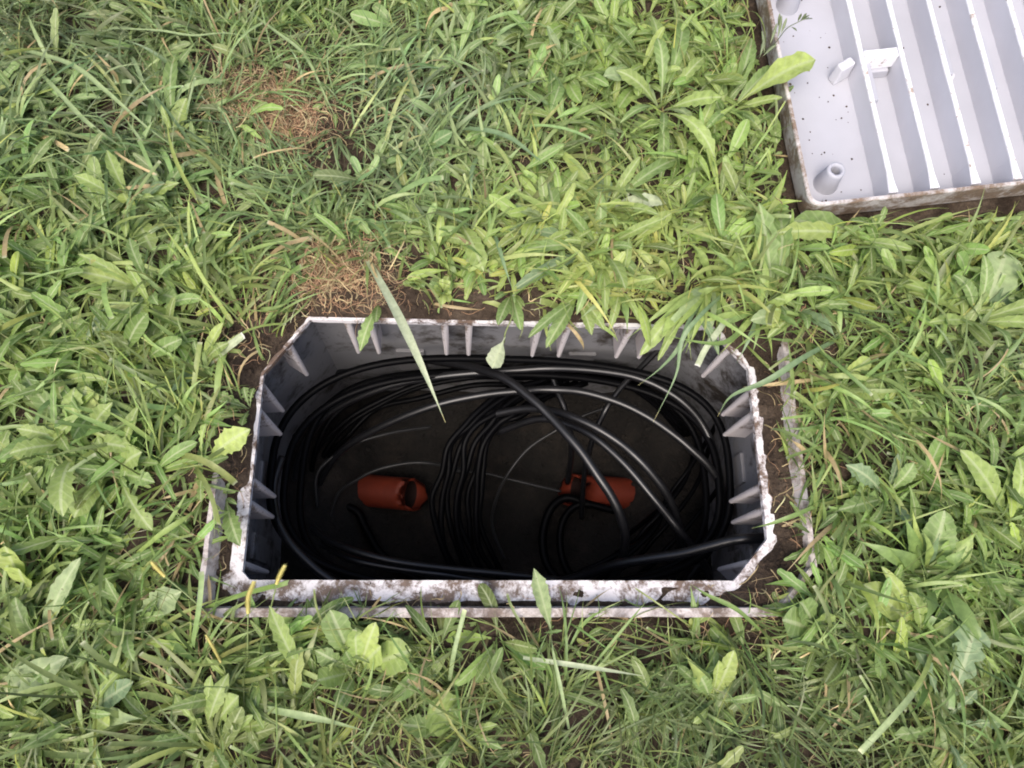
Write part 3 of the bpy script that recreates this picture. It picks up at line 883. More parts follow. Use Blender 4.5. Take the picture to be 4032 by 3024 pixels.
def scatter(N, x0, x1, y0, y1): return RNG.uniform(x0, x1, N), RNG.uniform(y0, y1, N)
def lawn():
    # ---- grass, in tufts
    for (name, lab, NT, per, box_) in (('grass', 'short green mown grass covering the ground round the box', 4600, 6, (-.62, 1.42, -.34, 1.22)),
                                       ('grass', 'mown grass of the lawn next to the nearer patch', 2600, 7, (-1.62, -.62, -.34, .66))):
        tx, ty = scatter(NT, *box_)
        px, py = to_photo(np.stack([tx, ty, np.full_like(tx, .02)], -1))
        bare = np.clip(field(BARE, px, py), 0, 1); lf = np.clip(field(LEAFY, px, py), 0, 1)
        keep = RNG.random(len(tx)) > np.maximum(bare * .93, lf * .50)
        d = poly_dist(tx, ty, P_lout)
        di = poly_dist(tx, ty, INNER)
        keep &= (d > .004) | ((di > .014) & ((ty > .372) | ((tx < .1) & (ty > .17)) | ((tx > .6) & (ty > .16) & (RNG.random(len(tx)) < .25))))
        tx, ty, px, py = tx[keep], ty[keep], px[keep], py[keep]
        n = len(tx); idx = np.repeat(np.arange(n), per)
        N = len(idx)
        x = tx[idx] + RNG.normal(0, .007, N); y = ty[idx] + RNG.normal(0, .007, N)
        root = np.stack([x, y, ground_z(x, y)], -1)
        taz = (fbm(tx, ty, 3.5, 2, 20) * 14)[idx]
        az = taz + RNG.normal(0, .85, N)
        size = (.75 + .6 * fbm(tx, ty, 7, 2, 21))[idx]
        L = RNG.gamma(5, .0120, N) * size + .016
        lon = RNG.random(N) < .035
        L[lon] *= RNG.uniform(1.3, 2.0, lon.sum()); L = np.minimum(L, .15)
        kind = np.where(RNG.random(N) < .12, 1, 0)
        Wd = RNG.uniform(.0028, .0074, N) * np.where(RNG.random(N) < .2, 1.3, 1)
        fine = (fbm(tx, ty, 5, 2, 23)[idx] > .52) | (RNG.random(N) < .2)
        Wd = np.where(fine, Wd * .55, Wd)
        el = np.clip(RNG.normal(.72, .33, N), .05, 1.45)
        curv = np.abs(RNG.normal(1.0, .65, N)) + (L > .08) * .35
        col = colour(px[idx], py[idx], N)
        dry = RNG.random(N) < (.035 + .35 * np.clip(field(BARE, px, py), 0, 1)[idx])
        col[dry] = np.array([.42, .33, .18]) * RNG.lognormal(0, .25, (dry.sum(), 1))
        o = grow(name, root, az, L, Wd, el, curv, kind, col, M_grass, daz=RNG.normal(0, .55, N), fold=.22, pit_prob=.012, tipcol=np.array([.42, .45, .30]))
        tag(o, lab, kind='stuff')
    # the same turf laid on over the rest of the lawn
    cells = []
    for i in range(-5, 6):
        for j in range(-5, 6):
            if (i, j) == (-1, 0): continue
            cx, cy = -.12 + i * 1.0, .16 + j * 1.0
            if -1.1 < cx < 1.9 and -.8 < cy < 1.7 and not (cx < -.6): continue
            cells.append((cx, cy, 0))
    cells += [(1.90, -.30, 0), (1.90, .70, 0), (1.90, 1.70, 0), (-.15, -.82, 0), (.85, -.82, 0), (.0, 1.70, 0), (1.0, 1.70, 0), (-1.12, 1.16, 0), (-1.12, -.84, 0)]
    host = bpy.data.meshes.new('grass'); host.from_pydata(cells, [], [])
    ho = obj('grass', host); tag(ho, 'wider lawn stretching away on all sides', kind='stuff')
    ng = bpy.data.node_groups.new('turf', 'GeometryNodeTree')
    ng.interface.new_socket('Geometry', in_out='INPUT', socket_type='NodeSocketGeometry')
    ng.interface.new_socket('Geometry', in_out='OUTPUT', socket_type='NodeSocketGeometry')
    gi = ng.nodes.new('NodeGroupInput'); go = ng.nodes.new('NodeGroupOutput')
    ip = ng.nodes.new('GeometryNodeInstanceOnPoints'); oi = ng.nodes.new('GeometryNodeObjectInfo'); tr = ng.nodes.new('GeometryNodeTransform')
    oi.inputs['Object'].default_value = o
    tr.inputs['Translation'].default_value = (1.12, -.16, 0)
    ng.links.new(oi.outputs['Geometry'], tr.inputs['Geometry']); ng.links.new(tr.outputs[0], ip.inputs['Instance'])
    ng.links.new(gi.outputs[0], ip.inputs['Points']); ng.links.new(ip.outputs[0], go.inputs[0])
    md = ho.modifiers.new('turf', 'NODES'); md.node_group = ng
    # ---- low leafy ground cover: small rosettes nobody would count
    NR = 3100
    tx, ty = scatter(NR, -.62, 1.42, -.34, 1.22)
    px, py = to_photo(np.stack([tx, ty, np.full_like(tx, .02)], -1))
    bare = np.clip(field(BARE, px, py), 0, 1); lf = np.clip(field(LEAFY, px, py), 0, 1)
    low = np.clip(field([(2000, 3000, 3000, 380, 1.), (1300, 500, 900, 350, .8)], px, py), 0, 1)
    keep = RNG.random(NR) < (.40 - .24 * low + .60 * lf * (1 - .45 * low)) * (1 - bare * .95)
    d = poly_dist(tx, ty, P_lout); keep &= (d > .006) | ((ty > .39) & (d > -.03) & (tx > .33))
    tx, ty, px, py, lf = tx[keep], ty[keep], px[keep], py[keep], lf[keep]
    n = len(tx); per = RNG.integers(6, 11, n); idx = np.repeat(np.arange(n), per); N = len(idx)
    root = np.stack([tx[idx] + RNG.normal(0, .003, N), ty[idx] + RNG.normal(0, .003, N), np.zeros(N)], -1)
    root[:, 2] = ground_z(root[:, 0], root[:, 1])
    az = RNG.random(N) * 6.28
    sc = (RNG.uniform(.6, 1.15, n) * (.75 + .35 * lf))[idx]
    L = np.minimum(RNG.gamma(7, .0088, N) * sc + .008, .088); kd = RNG.choice([3, 4, 3, 2, 0, 4, 3], n)[idx]
    Wd = L * RNG.uniform(.11, .23, N) * np.where(kd == 3, 1.15, 1)
    el = RNG.uniform(.15, 1.05, N); curv = RNG.uniform(.2, 1.5, N)
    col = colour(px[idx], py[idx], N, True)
    o = grow('leafy_weeds', root, az, L, Wd, el, curv, kd, col, M_leaf, daz=RNG.normal(0, .3, N), fold=.30, midrib=.0, pit_prob=.0)
    tag(o, 'low broad-leaved weeds growing all through the lawn', kind='stuff')
    # ---- tiny clover-like and feathery leaves filling the bottom layer
    N = 7000
    x, y = scatter(N, -.62, 1.42, -.34, 1.22)
    px, py = to_photo(np.stack([x, y, np.full_like(x, .02)], -1))
    bare = np.clip(field(BARE, px, py), 0, 1)
    d = poly_dist(x, y, P_lout)
    k = (RNG.random(N) > bare * .93) & (d > .002); x, y, px, py = x[k], y[k], px[k], py[k]; N = len(x)
    L = RNG.uniform(.008, .026, N)
    o = grow('leafy_weeds', np.stack([x, y, ground_z(x, y)], -1), RNG.random(N) * 6.28, L, L * RNG.uniform(.2, .45, N), RNG.uniform(.2, 1.3, N), RNG.uniform(0, 1.6, N),
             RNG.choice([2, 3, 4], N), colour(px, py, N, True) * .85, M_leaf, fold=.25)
    tag(o, 'tiny leaves filling the bottom layer of the lawn', kind='stuff')
    # ---- fine grass threading through everything
    N = 12000
    x, y = scatter(N, -.62, 1.42, -.34, 1.22)
    px, py = to_photo(np.stack([x, y, np.full_like(x, .02)], -1))
    bare = np.clip(field(BARE, px, py), 0, 1); lf = np.clip(field(LEAFY, px, py), 0, 1)
    d = poly_dist(x, y, INNER)
    k = (RNG.random(N) > np.maximum(bare * .75, lf * .5)) & (d > .012) & ((poly_dist(x, y, P_lout) > 0) | (y > .375) | (RNG.random(N) < .10)); x, y, px, py = x[k], y[k], px[k], py[k]; N = len(x)
    az = fbm(x, y, 3.5, 2, 20) * 14 + RNG.normal(0, 1.3, N)
    o = grow('grass', np.stack([x, y, ground_z(x, y)], -1), az, RNG.gamma(5, .010, N) + .015, RNG.uniform(.0008, .0021, N), RNG.uniform(.3, 1.4, N), RNG.uniform(.3, 2.0, N),
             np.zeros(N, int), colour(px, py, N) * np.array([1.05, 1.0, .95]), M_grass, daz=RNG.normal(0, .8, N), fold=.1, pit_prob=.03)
    tag(o, 'fine thin grass threading between the broader blades', kind='stuff')
    # ---- dead, straw coloured and reddish threads
    N = 24000
    x, y = scatter(N, -.62, 1.42, -.34, 1.22)
    hx = RNG.integers(0, 4, 2300); hc = np.array([at(1020, 430)[:2], at(1180, 540)[:2], at(1290, 1110)[:2], at(1330, 1140)[:2]])[hx]
    x = np.concatenate([x, hc[:, 0] + RNG.normal(0, .055, 2300)]); y = np.concatenate([y, hc[:, 1] + RNG.normal(0, .030, 2300)]); N += 2300
    px, py = to_photo(np.stack([x, y, np.full_like(x, .02)], -1))
    ROOTS = [(1020, 430, 190, 120, 1), (1180, 530, 120, 80, .8), (1300, 1110, 150, 100, 1.6), (950, 1330, 120, 130, 1.0), (900, 1620, 70, 260, .7), (1750, 1200, 320, 40, .6), (3000, 2440, 180, 60, .8), (740, 2080, 110, 110, .5), (3150, 1600, 100, 420, .8), (700, 2280, 130, 120, .45), (2700, 1130, 350, 90, .3), (2900, 2500, 300, 80, .4), (1500, 1180, 200, 60, .5)]
    rf = np.clip(field(ROOTS, px, py, .10) * 1.3, 0, 1)
    d = poly_dist(x, y, INNER)
    k = (RNG.random(N) < rf) & (d > .004); x, y, px, py, rf = x[k], y[k], px[k], py[k], rf[k]; N = len(x)
    col = np.array([.42, .255, .155]) * RNG.lognormal(0, .42, (N, 1))
    st = RNG.random(N) < (.25 + .6 * (rf < .25)); col[st] = np.array([.44, .35, .20]) * RNG.lognormal(0, .25, (st.sum(), 1))
    L = RNG.gamma(4, .009, N) + .008
    o = grow('dead_grass', np.stack([x, y, ground_z(x, y)], -1), RNG.random(N) * 6.28, L, np.where(st, RNG.uniform(.0006, .0022, N), RNG.uniform(.0004, .0010, N)),
             RNG.uniform(0, .9, N), RNG.uniform(.2, 2.2, N), np.full(N, 5), np.clip(col, 0, .6), M_dry, daz=RNG.normal(0, 1.6, N), wob=.8, fold=.1, pit_prob=.05)
    tag(o, 'dead brown and straw coloured stems matted between the living grass', kind='stuff')
lawn()

# ---- single leaves and blades that can be picked out, each built by hand
def leaf_mesh(kind, seed, L=1.0):
    """unit leaf along +X: 1 long, 1 wide at most; depth comes from fold, arch and waves"""
    r = random.Random(seed); n = 22
    V = []; F = []; Cc = []
    for i in range(n + 1):
        t = i / n
        if kind == 'lance': w_ = .09 + .91 * math.sin(math.pi * min(1, max(0, (t - .10) / .92)) ** 1.1) ** .85; w_ *= 1 - .07 * (i % 2)
        elif kind == 'tooth':
            w_ = (.09 + .91 * float(sstep(.08, .62, t)) * (1 - float(sstep(.76, 1.03, t)))); w_ *= (1 - .24 * ((i % 3) / 2) * r.uniform(.3, 1.3)) if t < .92 else 1
        elif kind == 'spat': w_ = .09 + .91 * float(sstep(.15, .6, t)) * (1 - float(sstep(.80, 1.01, t)) ** 2 * .98)
        elif kind == 'dandelion':
            w_ = (.10 + .90 * float(sstep(.02, .72, t)) * (1 - float(sstep(.85, 1.02, t)))); w_ *= (1, .62, .40, .78)[i % 4] * r.uniform(.85, 1.1) if t < .80 else 1
        elif kind == 'blade': w_ = min(1, .55 + t) * (1 - float(sstep(.45, 1.0, t)) * .96)
        else: w_ = 1 - .1 * t
        if i == n and kind != 'cut': w_ = .02
        wl, wr = w_ * (1 + r.uniform(-.07, .07)), w_ * (1 + r.uniform(-.07, .07))
        wave = .05 * math.sin(t * 17 + seed) * w_
        zc = 0
        V += [(t, -.5 * wl, wave + .10 * wl), (t, -.25 * wl, .035 * wl), (t, -.035, 0), (t, .035, 0), (t, .25 * wr, .035 * wr), (t, .5 * wr, -wave + .10 * wr)]
        g = 1 + .13 * math.sin(t * 44)
        for q in range(6):
            k = (1.15 if q in (2, 3) and kind != 'blade' else 1.0) * (g if q in (1, 4) else 1.0)
            if kind == 'cut' and i == n: k = 2.0
            Cc.append((k, k, k * (1.25 if k > 1.3 else 1), (1, .5, .07, .07, .5, 1)[q]))
    for i in range(n):
        for q in range(5):
            F.append((i * 6 + q, i * 6 + q + 1, (i + 1) * 6 + q + 1, (i + 1) * 6 + q))
    return V, F, Cc
PAL = dict(g=(.190, .285, .090), y=(.275, .370, .110), Y=(.35, .440, .130), b=(.190, .280, .145), p=(.30, .39, .19), d=(.13, .20, .07), s=(.60, .47, .27), w=(.42, .48, .32))
def leaf_obj(name, base, tip, wd, kind, colr, parent=None, arch=.15, roll=0.0, seed=None, sag=0.0, side=0.0):
    """a leaf from base to tip (world points), bent upwards by arch * length"""
    seed = random.randint(0, 9999) if seed is None else seed
    V, F, Cc = leaf_mesh(kind, seed)
    base = np.array(base, float); tip = np.array(tip, float)
    ax = tip - base; L = np.linalg.norm(ax); ax /= L
    s = np.cross([0, 0, 1.0], ax); s /= np.linalg.norm(s) + 1e-9; n = np.cross(ax, s)
    c, sn = math.cos(roll), math.sin(roll); s, n = s * c + n * sn, n * c - s * sn
    P = []
    for (x, y, z) in V:
        bend = arch * L * 4 * x * (1 - x) - sag * L * x * x * x
        p = ax * (x * L) + s * (y * wd + side * L * 4 * x * (1 - x)) + n * (z * wd) + np.array([0, 0, 1.0]) * bend
        P.append(p)
    r = random.Random(seed + 3)
    col = np.array(Cc); k = r.uniform(.85, 1.15)
    col[:, :3] *= np.array(PAL[colr] if isinstance(colr, str) else colr) * k
    col[:, :3] = np.clip(col[:, :3], 0, .7)
    me = mesh(name, P, F, M_leaf if kind not in ('blade', 'cut') else M_grass, True, col)
    a = me.attributes.new('Len', 'FLOAT', 'POINT'); a.data.foreach_set('value', [v[0] for v in V])
    o = obj(name, me, parent)
    if parent is None: o.location = base
    else: o.location = base - np.array(parent.location)
    return o
def G(px, py, up=0.0):
    p = at(px, py, .02); z = float(ground_z(p[0], p[1])); p = at(px, py, z); return np.array([p[0], p[1], z + up])
def plant(label, c, leaves, extra=0, kind='lance', col='g', L=.06, wr=.18, cat='weed', el=(.25, .9), name='weed', group=None, spread=None):
    """c: centre on the photograph; leaves: explicit (tip px, tip py, height, width, kind, colour); extra more around"""
    b = G(*c)
    t = thing(name, label, cat, tuple(b), group=group)
    r = random.Random(int(c[0] * 7 + c[1]))
    for q in leaves:
        (tx, ty, h, wd, kd, cl) = q[:6]
        a = q[6] if len(q) > 6 else .18
        leaf_obj('leaf', b + np.array([r.uniform(-.002, .002), r.uniform(-.002, .002), -.002]), at(tx, ty, h), wd, kd, cl, t, arch=a, roll=r.uniform(-.35, .35))
    a0 = r.random() * 6
    extra = extra + 2 if extra > 1 else extra
    for k in range(extra):
        a = a0 + k * 6.283 / extra + r.uniform(-.35, .35) if spread is None else r.uniform(*spread)
        l = L * 1.2 * r.uniform(.7, 1.15); e = r.uniform(*el)
        tip = b + np.array([math.cos(a) * math.cos(e) * l, math.sin(a) * math.cos(e) * l, math.sin(e) * l * .8 + .004])
        gz = float(ground_z(tip[0], tip[1])); tip[2] = max(tip[2], gz + .006)
        if float(poly_dist(tip[0], tip[1], INNER)) < .004 and spread is None: continue
        leaf_obj('leaf', b + np.array([0, 0, -.002]), tip, l * wr * r.uniform(.8, 1.2), kind, col if r.random() > .3 else ('y' if col == 'g' else 'g'), t, arch=r.uniform(.06, .26), roll=r.uniform(-.5, .5))
    return t

plant('large rosette of long upright toothed leaves left of the lid', (2600, 440), [(2774, 224, .07, .021, 'tooth', 'y'), (2820, 640, .05, .024, 'tooth', 'y', .25), (2564, 60, .07, .019, 'tooth', 'y'), (2690, 90, .06, .026, 'spat', 'g'), (2455, 300, .05, .022, 'lance', 'p'), (2470, 560, .03, .022, 'tooth', 'g'), (2600, 720, .04, .018, 'lance', 'g'), (2730, 480, .05, .020, 'lance', 'p', .3)], 4, 'tooth', 'g', .085)
plant('leafy weed with one big bright leaf reaching over the edge of the lid', (2870, 440), [(3211, 236, .125, .047, 'spat', 'Y', .16), (3060, 260, .06, .025, 'lance', 'g'), (2960, 150, .06, .024, 'lance', 'g'), (2790, 300, .05, .022, 'lance', 'g'), (3000, 520, .05, .020, 'lance', 'y')], 3, 'lance', 'g', .07)
plant('upright weed with broad pale leaves near the top edge, left of the lid plant', (2540, 330), [(2535, 292, .075, .020, 'lance', 'p'), (2376, 300, .09, .026, 'spat', 'p', .1), (2330, 170, .05, .018, 'lance', 'g')], 3, 'lance', 'g', .06)
plant('weed with a single upright pale spotted leaf near the middle of the top edge', (2225, 300), [(2155, 100, .085, .020, 'lance', 'p', .05), (2300, 200, .05, .018, 'tooth', 'g'), (2120, 330, .04, .02, 'lance', 'g')], 4, 'tooth', 'g', .055)
plant('weed with a short blunt yellowish leaf pointing left, near the top middle', (2080, 130), [(1960, 180, .06, .026, 'spat', 'p', .1)], 5, 'spat', 'g', .05)
plant('big spreading weed with long bright narrow leaves fanning towards the lower left', (2360, 985), [(2165, 1210, .05, .022, 'blade', 'Y', .18), (2010, 1150, .05, .020, 'lance', 'b', .15), (1960, 1020, .04, .020, 'lance', 'g'), (1975, 900, .05, .022, 'lance', 'b', .12), (1960, 800, .06, .018, 'lance', 'p', .1), (1950, 725, .07, .014, 'blade', 'y', .1), (2270, 1240, .04, .018, 'lance', 'g'), (2380, 1250, .05, .016, 'lance', 'y'), (2520, 1090, .05, .02, 'lance', 'g'), (2440, 1160, .04, .016, 'blade', 'y')], 4, 'lance', 'y', .08, .18)
plant('weed with a long narrow speckled yellow-green blade leaning to the upper left', (2385, 830), [(2165, 555, .06, .020, 'blade', 'Y', .10), (2622, 800, .06, .022, 'lance', 'w', .18), (2570, 830, .055, .023, 'spat', 'Y', .1), (2370, 690, .05, .026, 'lance', 'b'), (2540, 950, .04, .018, 'blade', 'y'), (2700, 620, .03, .022, 'lance', 'g')], 4, 'lance', 'y', .07)
plant('weed with a round pale spotted leaf lying among narrow leaves above the box', (2200, 985), [(2160, 895, .045, .036, 'spat', 'w', .05), (2150, 700, .05, .024, 'spat', 'g'), (2050, 850, .03, .024, 'lance', 'g')], 4, 'lance', 'y', .05)
plant('weed above the far rim with one broad hanging leaf of light green', (1790, 850), [(1905, 1070, .06, .027, 'spat', 'y', .14), (1850, 1000, .03, .018, 'lance', 'b')], 4, 'lance', 'g', .05)
plant('weed at the upper left with a pale upright leaf standing alone', (690, 560), [(735, 385, .075, .027, 'lance', 'y', .1), (700, 200, .06, .022, 'lance', 'g'), (620, 480, .04, .020, 'lance', 'b'), (860, 560, .05, .014, 'lance', 'Y', .1)], 3, 'lance', 'g', .05)
plant('weed with a folded grey-green leaf and a yellowish pointed one, upper left', (530, 830), [(485, 760, .08, .024, 'lance', 'Y', .05), (650, 720, .08, .022, 'lance', 'b', .1), (610, 1000, .05, .030, 'tooth', 'y')], 4, 'tooth', 'y', .07)
plant('weed with a large toothed leaf pointing down to the right at the left side', (610, 1160), [(300, 1070, .07, .028, 'lance', 'Y', .15), (470, 1150, .06, .020, 'tooth', 'y'), (700, 1180, .06, .026, 'tooth', 'g'), (600, 1030, .06, .022, 'tooth', 'g'), (340, 1340, .05, .024, 'lance', 'b'), (520, 1310, .05, .024, 'spat', 'y')], 3, 'tooth', 'g', .08)
plant('dense weed with broad rounded bright leaves at the left edge, level with the box', (330, 1750), [(340, 1520, .07, .034, 'spat', 'Y', .12), (230, 1480, .05, .024, 'lance', 'y'), (180, 1680, .07, .020, 'lance', 'Y', .1), (420, 1620, .05, .032, 'tooth', 'g'), (200, 1880, .05, .026, 'tooth', 'g'), (90, 1460, .05, .024, 'lance', 'g')], 4, 'tooth', 'y', .085, .26)
plant('weed with one tall narrow pointed bright leaf left of the box', (470, 1860), [(545, 1600, .08, .022, 'lance', 'y', .1), (560, 1780, .07, .032, 'tooth', 'y', .15), (610, 1900, .05, .022, 'tooth', 'g'), (420, 1850, .05, .020, 'lance', 'Y'), (600, 2090, .05, .022, 'dandelion', 'y'), (290, 2040, .05, .030, 'spat', 'y')], 3, 'tooth', 'g', .06)
plant('weed with one big yellow-green leaf leaning against the left rim of the box', (800, 1830), [(985, 1690, .075, .034, 'tooth', 'Y', .12), (900, 1800, .05, .014, 'lance', 'g'), (880, 1620, .04, .012, 'dandelion', 'y')], 3, 'dandelion', 'y', .05)
plant('small weed with a drooping green leaf lying over the left rim', (890, 1960), [(945, 2150, .035, .026, 'tooth', 'g', .12)], 2, 'lance', 'g', .035)
plant('weed with a tall pointed leaf beside the upper left corner of the box', (800, 1440), [(880, 1270, .075, .018, 'lance', 'Y', .1), (660, 1560, .06, .016, 'blade', 'b', .12), (960, 1320, .07, .011, 'cut', 'w', .02), (900, 1350, .06, .016, 'lance', 'y')], 2, 'lance', 'g', .04)
plant('large lance-shaped leaf with white midrib at the lower left corner', (-40, 2760), [(268, 2588, .06, .034, 'lance', 'p', .12)], 3, 'lance', 'g', .08)
plant('tall narrow leaf standing upright at the left edge below the box level', (165, 2540), [(318, 2195, .075, .024, 'lance', 'p', .10), (60, 2350, .05, .022, 'lance', 'g'), (300, 2500, .04, .018, 'lance', 'g')], 3, 'lance', 'g', .06)
plant('weed with two small round yellow leaves at the left edge', (110, 2330), [(20, 2150, .07, .034, 'spat', 'Y', .05), (75, 2240, .065, .036, 'spat', 'Y', .05)], 3, 'lance', 'g', .05)
plant('weed with a broad pale-ribbed leaf below the lower left corner of the box', (520, 2450), [(715, 2330, .05, .036, 'tooth', 'p', .1), (370, 2560, .04, .03, 'lance', 'g')], 3, 'tooth', 'g', .06)
plant('weed with a dull green oval leaf near the bottom left', (350, 2800), [(525, 2685, .05, .030, 'lance', 'b', .12), (560, 2830, .05, .022, 'blade', 'p', .1), (430, 2860, .05, .020, 'spat', 'Y', .1)], 3, 'lance', 'g', .06)
plant('toothed weed leaves with jagged edges near the bottom, left of the middle', (820, 2880), [(940, 2740, .05, .030, 'dandelion', 'y', .1), (740, 2880, .04, .028, 'spat', 'y'), (900, 2650, .05, .02, 'tooth', 'y')], 4, 'dandelion', 'g', .06)
plant('long narrow toothed leaf standing in front of the near rim', (1232, 2725), [(1060, 2385, .085, .021, 'tooth', 'y', .10)], 3, 'tooth', 'g', .05)
plant('bushy rosette of rounded leaves before the near rim, left of its middle', (1410, 2640), [(1300, 2400, .06, .034, 'spat', 'g', .1), (1480, 2450, .07, .026, 'lance', 'Y', .1), (1500, 2545, .06, .034, 'spat', 'Y', .08), (1400, 2470, .06, .020, 'spat', 'y'), (1620, 2560, .05, .040, 'spat', 'y', .1), (1240, 2560, .04, .024, 'tooth', 'g')], 3, 'spat', 'g', .05, .34)
plant('weed with a broad plain leaf near the bottom, right of the rosette', (1830, 2870), [(1690, 2770, .05, .048, 'spat', 'y', .1), (1560, 2850, .03, .028, 'tooth', 'g')], 3, 'tooth', 'g', .05)
plant('slender weed with one toothed leaf standing up over the middle of the near rim', (2182, 2510), [(2102, 2238, .085, .022, 'tooth', 'p', .04)], 0)
plant('yellow-green weed with an upcurled leaf at the bottom, right of the middle', (2800, 2760), [(2890, 2560, .07, .024, 'lance', 'Y', .05), (2690, 2570, .06, .016, 'blade', 'Y', .15), (2740, 2640, .05, .022, 'spat', 'g'), (2830, 2600, .07, .014, 'spat', 'Y', .05)], 4, 'spat', 'g', .05)
plant('grey-green dandelion with deeply jagged leaf at the lower right', (3685, 2845), [(3835, 2445, .065, .044, 'dandelion', 'b', .10), (3560, 2640, .04, .026, 'lance', 'g')], 3, 'dandelion', 'b', .08)
plant('glossy dark rosette of short folded leaves at the lower right', (3620, 2510), [(3790, 2500, .05, .034, 'spat', 'g', .2), (3700, 2580, .04, .034, 'spat', 'g', .2), (3580, 2330, .06, .024, 'lance', 'y'), (3470, 2230, .06, .020, 'lance', 'Y', .1), (3400, 2300, .05, .034, 'spat', 'Y', .1)], 5, 'lance', 'g', .065)
plant('fan of long upright plain leaves right of the near half of the box', (3620, 2270), [(3560, 2030, .08, .022, 'blade', 'g', .06), (3720, 2010, .07, .044, 'lance', 'g', .1), (3850, 2090, .07, .026, 'blade', 'y', .1), (3590, 2000, .08, .014, 'blade', 'Y', .05), (3480, 2150, .06, .022, 'blade', 'g'), (3700, 2100, .08, .018, 'blade', 'b', .05)], 4, 'blade', 'g', .09)
plant('tall plain leaf leaning left at the right edge', (3960, 2060), [(3780, 1770, .08, .034, 'lance', 'y', .1), (4010, 1800, .06, .026, 'lance', 'y')], 4, 'lance', 'g', .07)
plant('bright rosette of wide overlapping leaves at the right edge, above the box level', (3830, 1270), [(3576, 1150, .055, .030, 'lance', 'Y', .15), (3500, 1105, .05, .026, 'lance', 'y', .15), (3570, 1045, .05, .024, 'lance', 'y', .2), (3980, 1240, .06, .040, 'spat', 'Y', .15), (3850, 1105, .06, .030, 'lance', 'Y', .2), (3960, 990, .07, .052, 'spat', 'p', .1), (4010, 1130, .05, .030, 'lance', 'b')], 4, 'lance', 'g', .09)
plant('weed with a long level yellowish toothed leaf just below the lid', (3420, 940), [(3046, 918, .065, .030, 'tooth', 'Y', .08), (3120, 870, .05, .036, 'spat', 'g', .1), (3480, 1060, .05, .026, 'tooth', 'g')], 2, 'tooth', 'g', .05)
plant('tall dull green leaf standing upright left of the lid corner', (3040, 1190), [(2990, 800, .09, .036, 'tooth', 'g', .05), (3060, 820, .04, .03, 'tooth', 'g')], 2, 'tooth', 'g', .05)
plant('weed with an oval pale-ribbed leaf beyond the far right corner of the box', (3140, 1225), [(2955, 1262, .06, .030, 'lance', 'p', .1), (3020, 1330, .055, .018, 'lance', 'y'), (3290, 1330, .05, .020, 'blade', 'b'), (3350, 1200, .06, .016, 'tooth', 'g')], 2, 'lance', 'g', .05)
plant('weed with a small glossy yellow-green leaf right of the box', (3265, 1530), [(3428, 1408, .06, .022, 'spat', 'Y', .12), (3180, 1390, .04, .012, 'lance', 'y')], 2, 'lance', 'g', .04)
plant('weed with a blunt level leaf pointing right, right of the box', (3285, 1555), [(3495, 1540, .06, .028, 'spat', 'y', .12), (3420, 1620, .04, .018, 'lance', 'g'), (3200, 1600, .05, .020, 'spat', 'Y', .1)], 2, 'lance', 'g', .045)
plant('weed with round green leaves growing at the near right corner of the frame', (3210, 2480), [(3150, 2370, .055, .034, 'spat', 'g', .12), (3080, 2440, .05, .040, 'spat', 'g', .15), (3260, 2410, .05, .024, 'spat', 'y')], 2, 'spat', 'g', .04)
plant('toothed weed with grey-green leaves at the right, between box and edge', (3480, 1960), [(3330, 1830, .05, .026, 'tooth', 'b'), (3600, 1820, .06, .022, 'tooth', 'g'), (3300, 2010, .05, .024, 'tooth', 'g')], 4, 'tooth', 'b', .06)
plant('weed with narrow leaves hanging over the far rim near the right end', (2690, 1190), [(2520, 1400, .02, .022, 'lance', 'y', .22), (2590, 1420, .015, .014, 'lance', 'y', .2), (2830, 1400, .03, .014, 'lance', 'b', .2), (2600, 1330, .05, .02, 'blade', 'y', .15)], 3, 'blade', 'y', .06)
plant('weed with dull green leaves hanging over the far rim, right of the middle', (2280, 1170), [(2150, 1370, .02, .022, 'lance', 'g', .15), (2330, 1320, .03, .018, 'tooth', 'y', .12), (2080, 1330, .05, .016, 'lance', 'g', .12), (2380, 1300, .03, .016, 'lance', 'y', .12)], 2, 'lance', 'y', .05)
plant('weed with a dark leaf drooping over the far rim near the left end', (1490, 1200), [(1418, 1385, .0, .020, 'tooth', 'g', .20), (1480, 1270, .04, .014, 'lance', 'g', .1)], 1, 'lance', 'g', .035)
plant('dense clump of pale drooping blades covering the right end of the far rim', (2800, 1120), [(2470, 1335, .03, .010, 'blade', 'y', .2), (2530, 1395, .02, .012, 'blade', 'p', .22), (2600, 1375, .03, .011, 'blade', 'y', .22), (2655, 1440, .01, .009, 'blade', 'g', .22), (2700, 1390, .03, .013, 'blade', 'y', .2), (2770, 1400, .02, .008, 'blade', 'p', .25), (2830, 1380, .02, .010, 'blade', 'g', .2), (2890, 1350, .03, .009, 'blade', 'y', .2), (2620, 1250, .06, .014, 'blade', 'p', .15), (2560, 1290, .06, .010, 'blade', 'y', .15)], 4, 'blade', 'y', .07)
plant('thin tuft of drooping green blades hiding the far right corner of the opening', (2980, 1230), [(2760, 1330, .03, .008, 'blade', 'g', .2), (2830, 1400, .02, .009, 'blade', 'y', .2), (2900, 1430, .02, .007, 'blade', 'b', .22), (2700, 1290, .04, .009, 'blade', 'y', .15), (2960, 1400, .03, .007, 'blade', 'g', .2), (3040, 1420, .03, .008, 'blade', 'y', .2)], 3, 'blade', 'g', .06)
plant('clump of narrow yellow-green leaves just above the far rim, right of the middle', (2440, 1140), [(2330, 1290, .03, .012, 'blade', 'y', .18), (2400, 1300, .03, .013, 'lance', 'y', .18), (2470, 1310, .03, .011, 'blade', 'g', .2), (2280, 1260, .04, .010, 'blade', 'p', .15), (2520, 1270, .04, .012, 'lance', 'y', .15)], 4, 'lance', 'y', .06)
